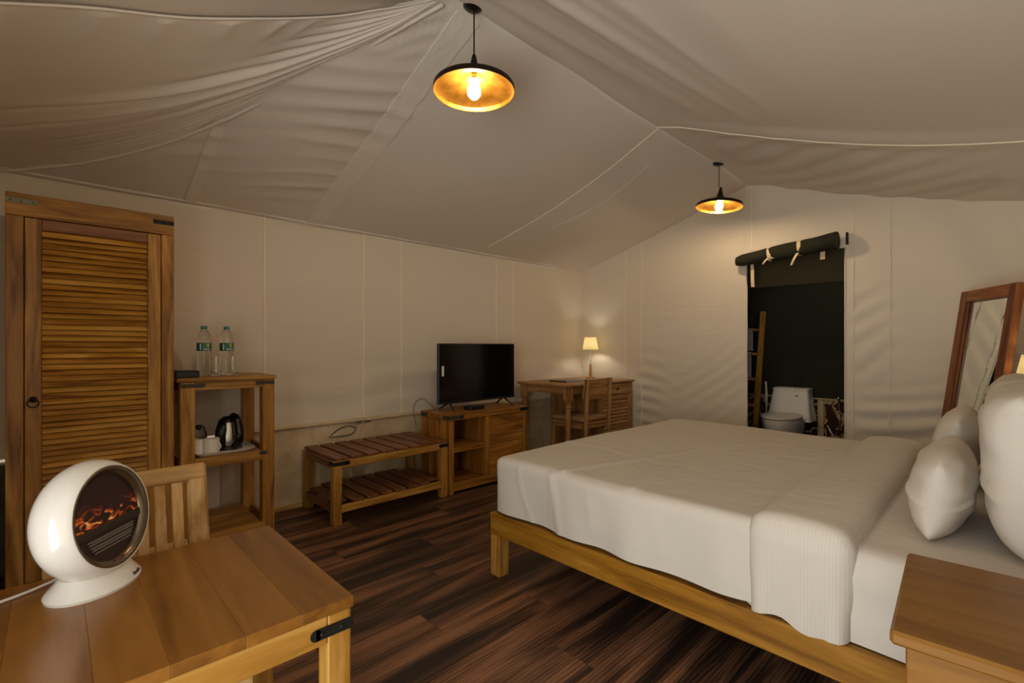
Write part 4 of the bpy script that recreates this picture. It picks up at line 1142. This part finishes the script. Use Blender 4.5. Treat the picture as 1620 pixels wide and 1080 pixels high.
bracket('bracket', cb, (vx1, vy0, vz - 0.024), -1, 1, iron, ln=0.09, h=0.03)
strp = NB(); abox(strp, vx0 - 0.003, vx0 - 0.0003, vy1 - 0.11, vy1 - 0.01, vz - 0.04, vz - 0.012, 0.001); obj('bracket', strp, brack, cb)

tv = thing('television', 'flat black television on splayed feet standing on the low cabinet', 'television', (2.76, 3.28, vz))
TX0, TX1, TY, TZ0, TZ1 = 2.312, 3.195, 3.275, 0.708, 1.221
obj('housing', box(TX0, TX1, TY + 0.006, TY + 0.035, TZ0, TZ1, 0.004), black, tv)
obj('rear_cover', box(TX0 + 0.15, TX1 - 0.15, TY + 0.036, TY + 0.06, TZ0 + 0.05, TZ1 - 0.15, 0.01), black, tv)
obj('screen', box(TX0 + 0.008, TX1 - 0.008, TY + 0.003, TY + 0.0055, TZ0 + 0.02, TZ1 - 0.008), blackg, tv)
obj('lower_bezel', box(TX0, TX1, TY, TY + 0.0055, TZ0, TZ0 + 0.018, 0.001), black, tv)
obj('logo', box(2.86, 2.885, TY - 0.0008, TY - 0.0001, TZ0 + 0.006, TZ0 + 0.010), chrome, tv)
obj('sticker', box(TX0 + 0.03, TX0 + 0.052, TY + 0.001, TY + 0.0028, 0.945, 1.03, 0.0005), wplast, tv, label='small white sticker on the left edge of the screen')
for fx in (TX0 + 0.12, TX1 - 0.13):
    bm = NB()
    tube(bm, [(fx, TY + 0.02, TZ0 + 0.01), (fx + 0.02 * (1 if fx > 2.7 else -1), TY - 0.08, vz + 0.008)], 0.008, 6)
    tube(bm, [(fx, TY + 0.02, TZ0 + 0.01), (fx + 0.02 * (1 if fx > 2.7 else -1), TY + 0.14, vz + 0.008)], 0.008, 6)
    obj('foot', bm, black, tv, smooth=True)
stb = thing('set_top_box', 'small black set top box lying below the television screen', 'box', (2.66, 3.25, vz))
obj('case', box(2.58, 2.74, 3.19, 3.29, vz, vz + 0.032, 0.003), black, stb)
obj('front_panel', box(2.584, 2.736, 3.1875, 3.1895, vz + 0.004, vz + 0.028), blackg, stb)

def cable(name, pts, r, m, lab):
    bm = NB(); tube(bm, spline(pts, 8), r, 6); return tag(obj(name, bm, m, smooth=True), lab, 'cable')
cable('cable', [(2.30, 3.60, 0.50), (2.27, 3.60, 0.62), (2.29, 3.59, 0.71), (2.36, 3.585, 0.73), (2.42, 3.57, 0.68), (2.44, 3.52, 0.64)], 0.0035, simple('grey_cable', srgb(120, 112, 98), 0.5), 'thin grey cable looping up behind the left end of the television cabinet')
cable('cable', [(2.50, 3.48, 0.649), (2.47, 3.50, 0.72), (2.45, 3.50, 0.80), (2.50, 3.45, 0.84), (2.56, 3.36, 0.82)], 0.003, wplast, 'thin white cable rising from the cabinet to the back of the television')
cable('cable', [(1.56, 3.655, 0.50), (1.62, 3.645, 0.545), (1.70, 3.645, 0.56), (1.76, 3.65, 0.53), (1.72, 3.65, 0.49), (1.60, 3.65, 0.487), (1.54, 3.65, 0.49)], 0.0045, simple('dark_cable', srgb(86, 84, 80), 0.5), 'loose grey cable coiled on the plaster behind the luggage bench')
cable('cable', [(1.84, 3.645, 0.56), (1.82, 3.642, 0.58), (1.80, 3.645, 0.55), (1.785, 3.645, 0.52), (1.79, 3.645, 0.47)], 0.0035, wplast, 'short pale cable hanging from the socket hole behind the luggage bench')
bm = NB(); abox(bm, 1.77, 1.885, YL - 0.040, YL - 0.0205, 0.572, 0.590, 0.003)
tag(obj('junction_box', bm, simple('dark_patch', srgb(92, 84, 74), 0.7)), 'small dark junction box under the canvas hem above the luggage bench', 'box')

# ================================================================ DESK, CHAIR, LAMP
dk = thing('desk', 'wooden writing desk with turned legs and louvred cupboard in the far corner', 'desk', (4.1, 3.25, 0))
kx0, kx1, ky0, ky1, kz = 3.555, 4.715, 2.90, 3.61, 0.822
obj('top', box(kx0, kx1, ky0, ky1, kz - 0.022, kz, 0.005), W['dskx'], dk)
legp = [(0.018, 0.0), (0.024, 0.03), (0.026, 0.10), (0.020, 0.20), (0.023, 0.30), (0.030, 0.42), (0.030, 0.50), (0.023, 0.585), (0.031, 0.595), (0.031, 0.605), (0.024, 0.615), (0.030, 0.64), (0.040, 0.66)]
for lx, ly in ((kx0 + 0.062, ky0 + 0.062), (kx0 + 0.062, ky1 - 0.062)):
    bm = NB(); lathe(bm, legp, 20, (lx, ly, 0)); abox(bm, lx - 0.037, lx + 0.037, ly - 0.037, ly + 0.037, 0.662, kz - 0.0225, 0.003); obj('leg', bm, W['dskz'], dk, smooth='auto')
obj('apron', box(kx0 + 0.10, 4.068, ky0 + 0.05, ky0 + 0.07, kz - 0.10, kz - 0.0225, 0.002), W['dskx'], dk)
obj('apron', box(kx0 + 0.05, kx0 + 0.07, ky0 + 0.10, ky1 - 0.10, kz - 0.10, kz - 0.0225, 0.002), W['dsky'], dk)
obj('apron', box(kx0 + 0.10, 4.068, ky1 - 0.07, ky1 - 0.05, kz - 0.10, kz - 0.0225, 0.002), W['dskx'], dk)
qx0, qx1, qy0 = 4.07, kx1 - 0.02, ky0 + 0.02
obj('side_panel', box(qx0, qx0 + 0.02, qy0 + 0.001, ky1 - 0.02, 0.03, kz - 0.0225), W['dskz'], dk)
obj('side_panel', box(qx1 - 0.02, qx1, qy0 + 0.001, ky1 - 0.02, 0.03, kz - 0.0225), W['dskz'], dk)
obj('back_panel', box(qx0 + 0.021, qx1 - 0.021, ky1 - 0.035, ky1 - 0.021, 0.03, kz - 0.0225), W['dskz'], dk)
obj('bottom_panel', box(qx0 + 0.021, qx1 - 0.021, qy0 + 0.02, ky1 - 0.036, 0.03, 0.06), W['dskx'], dk)
d = obj('drawer', box(qx0 + 0.022, qx1 - 0.022, qy0 - 0.004, qy0 + 0.018, kz - 0.142, kz - 0.03, 0.003), W['dskx'], dk)
bm = NB(); lathe(bm, [(0.006, 0), (0.006, 0.012), (0.014, 0.018), (0.012, 0.026), (0, 0.028)], 12, ((qx0 + qx1) / 2, qy0 - 0.004, kz - 0.085), Matrix.Rotation(PI / 2, 3, 'X')); obj('knob', bm, iron, d, smooth=True)
lz0, lz1 = 0.065, kz - 0.150
ld_ = obj('louvre_door', box(qx0 + 0.022, qx0 + 0.075, qy0 - 0.002, qy0 + 0.018, lz0, lz1, 0.002), W['dskz'], dk)
obj('door_stile', box(qx1 - 0.075, qx1 - 0.022, qy0 - 0.002, qy0 + 0.018, lz0, lz1, 0.002), W['dskz'], ld_)
obj('door_rail', box(qx0 + 0.0755, qx1 - 0.0755, qy0 - 0.002, qy0 + 0.018, lz1 - 0.05, lz1, 0.002), W['dskx'], ld_)
obj('door_rail', box(qx0 + 0.0755, qx1 - 0.0755, qy0 - 0.002, qy0 + 0.018, lz0, lz0 + 0.05, 0.002), W['dskx'], ld_)
bm = NB(); lathe(bm, [(0.006, 0), (0.006, 0.010), (0.013, 0.016), (0.011, 0.024), (0, 0.026)], 12, (qx0 + 0.048, qy0 - 0.002, 0.36), Matrix.Rotation(PI / 2, 3, 'X')); obj('knob', bm, iron, ld_, smooth=True)
bm = box(0, qx1 - qx0 - 0.152, -0.003, 0.003, -0.024, 0.024, 0.001); bmesh.ops.rotate(bm, verts=bm.verts, cent=(0, 0, 0), matrix=Matrix.Rotation(math.radians(-30), 3, 'X'))
sm2 = bpy.data.meshes.new('slat'); bm.to_mesh(sm2); bm.free(); sm2.materials.append(W['dskx'])
z = lz1 - 0.07; o2 = root_off(ld_)
while z > lz0 + 0.06:
    link('slat', sm2, ld_, Vector((qx0 + 0.076, qy0 + 0.009, z)) - o2); z -= 0.037
table_lamp('table_lamp', 'lit small lamp with tapered cream shade standing on the corner desk', (4.565, 3.40, kz))
fo = thing('folder', 'flat black folder lying on the corner desk', 'folder', (3.95, 3.28, kz))
obj('cover', box(3.80, 4.14, 3.14, 3.37, kz + 0.0003, kz + 0.013, 0.003), black, fo)
obj('pages', box(3.81, 4.13, 3.138, 3.1395, kz + 0.004, kz + 0.010), wplast, fo)

dc = thing('desk_chair', 'brown wooden chair with curved backrest and padded seat pulled up to the desk', 'chair', (0, 0, 0))
hw = 0.205
def tilted(bm, a, z): bmesh.ops.rotate(bm, verts=bm.verts, cent=(0, 0, z), matrix=Matrix.Rotation(a, 3, 'X')); return bm
for px in (-hw, hw - 0.036):
    bm = NB(); tube(bm, [(px + 0.018, -0.02, 0), (px + 0.018, 0.0, 0.40), (px + 0.018, -0.03, 0.875)], [0.016, 0.021, 0.018], 8); obj('back_post', bm, W['dskz'], dc, smooth='auto')
def backf(o):
    def g(a, b):
        u = 2 * a - 1
        return Vector((u * (hw + 0.012), 0.005 + 0.045 * (1 - u * u) + o - 0.03 * b, 0.665 + 0.215 * b - 0.012 * (1 - u * u) * b + 0.012 * (1 - b) * u * u))
    return g
bm = NB(); grid(bm, 16, 5, backf(0.0)); grid(bm, 16, 5, backf(0.016))
bmesh.ops.holes_fill(bm, edges=[]) 
es = [e for e in bm.edges if e.is_boundary]
bmesh.ops.bridge_loops(bm, edges=es)
obj('backrest', bm, W['redx'] if False else W['dskx'], dc, smooth='auto')
def seat_disp(p, n):
    q = p.copy(); q.z += 0.012 * (1 - min(1, (p.x / hw) ** 2)) * max(0, n.z); return q
obj('seat_cushion', rbox(-hw + 0.0, hw - 0.0, 0.015, 0.43, 0.452, 0.497, 0.02, 0.03, seat_disp), leather, dc, smooth=True)
for a_, b_ in (((-hw + 0.02, hw - 0.02, 0.395, 0.42, 0.39, 0.450), 'x'), ((-hw + 0.02, hw - 0.02, 0.005, 0.03, 0.39, 0.450), 'x'), ((-hw + 0.0, -hw + 0.022, 0.03, 0.395, 0.39, 0.450), 'y'), ((hw - 0.022, hw, 0.03, 0.395, 0.39, 0.450), 'y')):
    obj('seat_rail', box(*a_, 0.003), W['dsk' + b_], dc)
for px in (-hw + 0.002, hw - 0.038):
    bm = NB(); abox(bm, px, px + 0.036, 0.385, 0.421, 0, 0.389, 0.004); obj('leg', bm, W['dskz'], dc)
dc.location = (3.89, 2.815, 0); dc.rotation_euler.z = math.radians(0)

# ================================================================ PENDANT LAMPS
def pendant(label, loc, tilt_=0.0, tz_=0.0, drop=0.385):
    t = thing('pendant_lamp', label, 'lamp', loc, 'pendant lamps on the ridge')
    # local: z = 0 at the ridge
    rim = -drop
    bm = NB(); lathe(bm, [(0.0, 0.004), (0.052, 0.002), (0.055, -0.006), (0.048, -0.022), (0.034, -0.034), (0.012, -0.040), (0.0, -0.041)], 24); o = obj('canopy', bm, black, None, smooth=True); o.parent = t
    bm = NB(); lathe(bm, [(0.0035, -0.045), (0.0035, rim + 0.165)], 8); o = obj('cord', bm, black, None); o.parent = t
    sh = [(0.007, 0.168), (0.010, 0.160), (0.016, 0.130), (0.026, 0.095), (0.040, 0.072), (0.075, 0.058), (0.120, 0.046), (0.160, 0.033), (0.180, 0.024), (0.183, 0.019), (0.183, 0.0)]
    RM = Matrix.Rotation(tilt_, 3, Vector((math.cos(tz_), math.sin(tz_), 0)))
    bm = NB(); lathe(bm, sh, 56, (0, 0, rim), RM, cap=False); o = obj('shade', bm, bronze, None, smooth=True); o.parent = t
    inn = [(r - 0.0022, z - 0.0022) for r, z in sh[3:]]; inn = [(0.001, 0.086)] + inn; inn[-1] = (0.1808, 0.0)
    bm = NB(); lathe(bm, inn, 56, (0, 0, rim), RM, cap=False); lathe(bm, [(0.183, 0.0), (0.1808, 0.0)], 56, (0, 0, rim), RM, cap=False)
    i_ = obj('inner_lining', bm, brass, None, smooth=True, label='hammered brass inside of the shade'); i_.parent = o
    bm = NB(); lathe(bm, [(0.012, 0.085), (0.013, 0.060), (0.012, 0.056)], 14, (0, 0, rim), RM); o2 = obj('socket', bm, black, None, smooth=True); o2.parent = t
    bm = NB(); lathe(bm, [(0.012, 0.058), (0.018, 0.044), (0.027, 0.022), (0.030, 0.004), (0.027, -0.014), (0.016, -0.028), (0, -0.033)], 20, (0, 0, rim), RM); o3 = obj('bulb', bm, bulbm, None, smooth=True); o3.parent = t
    return t
pendant('nearer brass lined pendant lamp hanging from the tent ridge above the open floor', (1.363, YC, ZR + 0.010), 0.0, 0.0, 0.407)
pendant('farther brass lined pendant lamp hanging tilted near the bathroom doorway', (4.005, YC, ZR + 0.004), math.radians(5), 0.8)

# ================================================================ ROLLED DOOR CURTAIN
rc = thing('rolled_curtain', 'dark green canvas door curtain rolled up and tied above the bathroom doorway', 'curtain', (4.68, 1.35, 2.04))
A, B = Vector((4.660, 1.765, 2.000)), Vector((4.665, 0.965, 2.072))
def roll(a, b):
    c = A.lerp(B, a); t = 2 * PI * b
    r = (0.056 + 0.017 * a) * (1 + 0.06 * math.sin(9 * a + 2 * t) + 0.05 * nz(a * 6, math.cos(t), math.sin(t)))
    for q in (0.36, 0.66): r *= 1 - 0.10 * math.exp(-((a - q) / 0.02) ** 2)
    if a < 0.06: r *= 0.72 + 0.28 * a / 0.06
    return c + Vector((r * math.cos(t) * 1.05, 0, r * math.sin(t)))
bm = NB(); grid(bm, 60, 28, roll); bmesh.ops.remove_doubles(bm, verts=bm.verts, dist=0.0004)
bmesh.ops.holes_fill(bm, edges=[e for e in bm.edges if e.is_boundary])
rl = obj('roll', bm, green, rc, smooth='auto')
bm = NB()
for k in range(3):
    rr = 0.066 - 0.018 * k
    tube(bm, [B + Vector((rr * math.cos(t), -0.004 - 0.003 * k, rr * math.sin(t))) for t in [2 * PI * i / 24 for i in range(25)]], 0.0045, 5)
obj('roll_end', bm, green2, rl, smooth=True)
for q, tl in ((0.36, 0), (0.66, 1)):
    c = A.lerp(B, q); r = 0.056 + 0.017 * q - 0.002
    bm = NB()
    def ring(a, b, c=c, r=r):
        t = 2 * PI * a; return c + Vector((r * 1.05 * math.cos(t), (b - 0.5) * 0.03 + 0.01 * math.sin(t + 1), r * math.sin(t)))
    grid(bm, 30, 2, ring)
    base = c + Vector((-r * 0.9, 0, -r * 0.75))
    def tail(dy, ln, tw):
        def g(a, b): return base + Vector((-0.012 * math.sin(PI * a) - 0.004, dy * a + (b - 0.5) * 0.024 * (1 - 0.3 * a), -ln * a + tw * math.sin(5 * a)))
        return g
    if tl == 0:
        grid(bm, 10, 2, tail(-0.06, -0.005, 0.01)); grid(bm, 8, 2, tail(0.04, 0.045, 0.0))
    else: grid(bm, 12, 2, tail(0.05, 0.10, 0.0))
    obj('tie', bm, cloth_tape, rc, smooth=True)
bm = NB(); grid(bm, 14, 2, lambda a, b: Vector((4.70 + 0.006 * math.sin(6 * a), 1.645 + (b - 0.5) * 0.03 - 0.012 * a, 1.985 - 0.235 * a))); obj('hanging_tape', bm, cloth_tape, rc, smooth=True)
bm = NB(); grid(bm, 6, 2, lambda a, b: Vector((4.70, 1.075 + (b - 0.5) * 0.036, 2.02 - 0.085 * a))); obj('hanging_tape', bm, cloth_tape, rc, smooth=True)
bm = NB(); abox(bm, 4.715, 4.745, 0.90, 0.915, 2.04, 2.14, 0.003); obj('hook', bm, iron, rc)

# ================================================================ BATHROOM THINGS
to = thing('toilet', 'white ceramic one piece toilet with closed lid seen through the doorway', 'toilet', (5.6, 1.625, 0))
cy = 1.625
bm = NB(); rs = []
def oval(xf, xb, wdt, z, n=40, p=2.0):
    out = []; cx = (xf + xb) / 2; rx = (xb - xf) / 2
    for i in range(n):
        t = 2 * PI * i / n; out.append((cx + rx * math.copysign(abs(math.cos(t)) ** (2 / p), math.cos(t)), cy + wdt / 2 * math.copysign(abs(math.sin(t)) ** (2 / p), math.sin(t)), z))
    return out
def loft(bm, rings):
    R = [[bm.verts.new(p) for p in r] for r in rings]
    for a, b in zip(R[:-1], R[1:]):
        n = len(a)
        for i in range(n): bm.faces.new([a[i], a[(i + 1) % n], b[(i + 1) % n], b[i]])
    bm.faces.new(R[0]); bm.faces.new(R[-1]); return bm
obj('bowl', loft(NB(), [oval(5.36, 5.95, 0.22, 0.0), oval(5.34, 5.95, 0.23, 0.05), oval(5.30, 5.93, 0.27, 0.20), oval(5.24, 5.90, 0.345, 0.33), oval(5.22, 5.86, 0.375, 0.41), oval(5.22, 5.85, 0.375, 0.448)]), ceramic, to, smooth='auto')
obj('lid', loft(NB(), [oval(5.225, 5.76, 0.37, 0.452), oval(5.215, 5.765, 0.375, 0.460), oval(5.22, 5.76, 0.37, 0.474), oval(5.25, 5.74, 0.33, 0.484)]), wplast, to, smooth='auto')
obj('tank', loft(NB(), [oval(5.66, 5.96, 0.44, 0.40, p=8), oval(5.70, 5.965, 0.40, 0.50, p=8), oval(5.75, 5.97, 0.35, 0.70, p=8), oval(5.755, 5.97, 0.345, 0.715, p=8)]), ceramic, to, smooth='auto')
obj('tank_lid', loft(NB(), [oval(5.75, 5.972, 0.352, 0.716, p=8), oval(5.75, 5.972, 0.352, 0.736, p=8), oval(5.76, 5.97, 0.34, 0.742, p=8)]), ceramic, to, smooth='auto')
bm = NB(); lathe(bm, [(0.02, 0), (0.02, 0.006), (0, 0.007)], 16, (5.86, cy, 0.742)); obj('flush_button', bm, chrome, to, smooth='auto')
obj('badge', box(5.738, 5.748, cy - 0.085, cy - 0.06, 0.655, 0.668), simple('grey_badge', srgb(90, 88, 84), 0.4), to)

la = thing('towel_ladder', 'light wooden ladder with rungs leaning on the bathroom wall beside the toilet', 'ladder', (5.85, 2.2, 0))
def lp(y, z): return Vector((5.68 + 0.30 * z / 1.60, y, z))
for yy in (1.965, 2.42):
    bm = NB(); d = lp(yy, 1.6) - lp(yy, 0); ang = math.atan2(d.x, d.z)
    abox(bm, -0.022, 0.022, -0.028, 0.028, 0, d.length, 0.003, Matrix.Translation(lp(yy, 0)) @ Matrix.Rotation(ang, 4, 'Y')); obj('rail', bm, W['hon2z'], la)
RZ = (1.385, 1.105, 0.815, 0.52, 0.25)
for zz in RZ:
    bm = NB(); tube(bm, [lp(1.994, zz), lp(2.391, zz)], 0.017, 10); obj('rung', bm, W['hon2y'], la, smooth=True)
def towel(zr, ln, lab):
    bm = NB(); c = lp(0, zr)
    def g(a, b):
        y = 2.055 + 0.30 * b
        if a < 0.45: return Vector((c.x - 0.024 - 0.006 * math.sin(7 * b), y, zr - ln * (1 - a / 0.45)))
        if a > 0.55: return Vector((c.x + 0.024, y, zr - ln * 0.9 * ((a - 0.55) / 0.45)))
        t = PI * (a - 0.45) / 0.1; return Vector((c.x - 0.024 * math.cos(t), y, zr + 0.024 * math.sin(t)))
    grid(bm, 40, 12, g)
    r = bmesh.ops.solidify(bm, geom=list(bm.faces), thickness=-0.006)
    return tag(obj('towel', bm, towelm, smooth=True), lab, 'towel', 'towels on the ladder')
towel(RZ[0], 0.24, 'white towel folded over the top rung of the bathroom ladder')
towel(RZ[1], 0.27, 'white towel folded over the second rung of the bathroom ladder')
br = thing('toilet_brush', 'white toilet brush in a holder behind the toilet, beside the ladder', 'brush', (5.90, 1.91, 0))
bm = NB(); lathe(bm, [(0.045, 0.0), (0.05, 0.01), (0.045, 0.26), (0.03, 0.27)], 20, (5.90, 1.905, 0)); obj('holder', bm, simple('grey_holder', srgb(120, 110, 96), 0.4), br, smooth='auto')
bm = NB(); tube(bm, [(5.90, 1.905, 0.265), (5.905, 1.905, 0.63), (5.91, 1.915, 0.79)], [0.007, 0.013, 0.012], 10); obj('handle', bm, wplast, br, smooth=True)
jf = thing('spray_faucet', 'chrome hand spray hanging on the marble ledge at the right of the toilet', 'faucet', (5.97, 1.13, 0.6))
bm = NB(); tube(bm, [(5.985, 1.215, 0.60), (5.95, 1.215, 0.62), (5.93, 1.215, 0.665)], [0.012, 0.012, 0.016], 10); obj('spray_head', bm, chrome, jf, smooth=True)
bm = NB(); tube(bm, spline([(5.95, 1.215, 0.60), (5.95, 1.20, 0.40), (5.95, 1.25, 0.25), (5.96, 1.32, 0.35)], 8), 0.006, 8); obj('hose', bm, chrome, jf, smooth=True)
tp = thing('paper_holder', 'chrome paper holder with roll on the marble beside the doorway edge', 'holder', (5.96, 1.12, 0.5))
bm = NB(); tube(bm, [(5.985, 1.16, 0.545), (5.93, 1.16, 0.545), (5.93, 1.03, 0.545)], 0.007, 8); abox(bm, 5.90, 5.988, 1.02, 1.17, 0.556, 0.562, 0.001); obj('bar', bm, chrome, tp, smooth='auto')
bm = NB(); lathe(bm, [(0.012, 0), (0.032, 0), (0.032, 0.10), (0.012, 0.10)], 20, (5.93, 1.045, 0.51), Matrix.Rotation(-PI / 2, 3, 'X')); obj('paper_roll', bm, towelm, tp, smooth='auto')
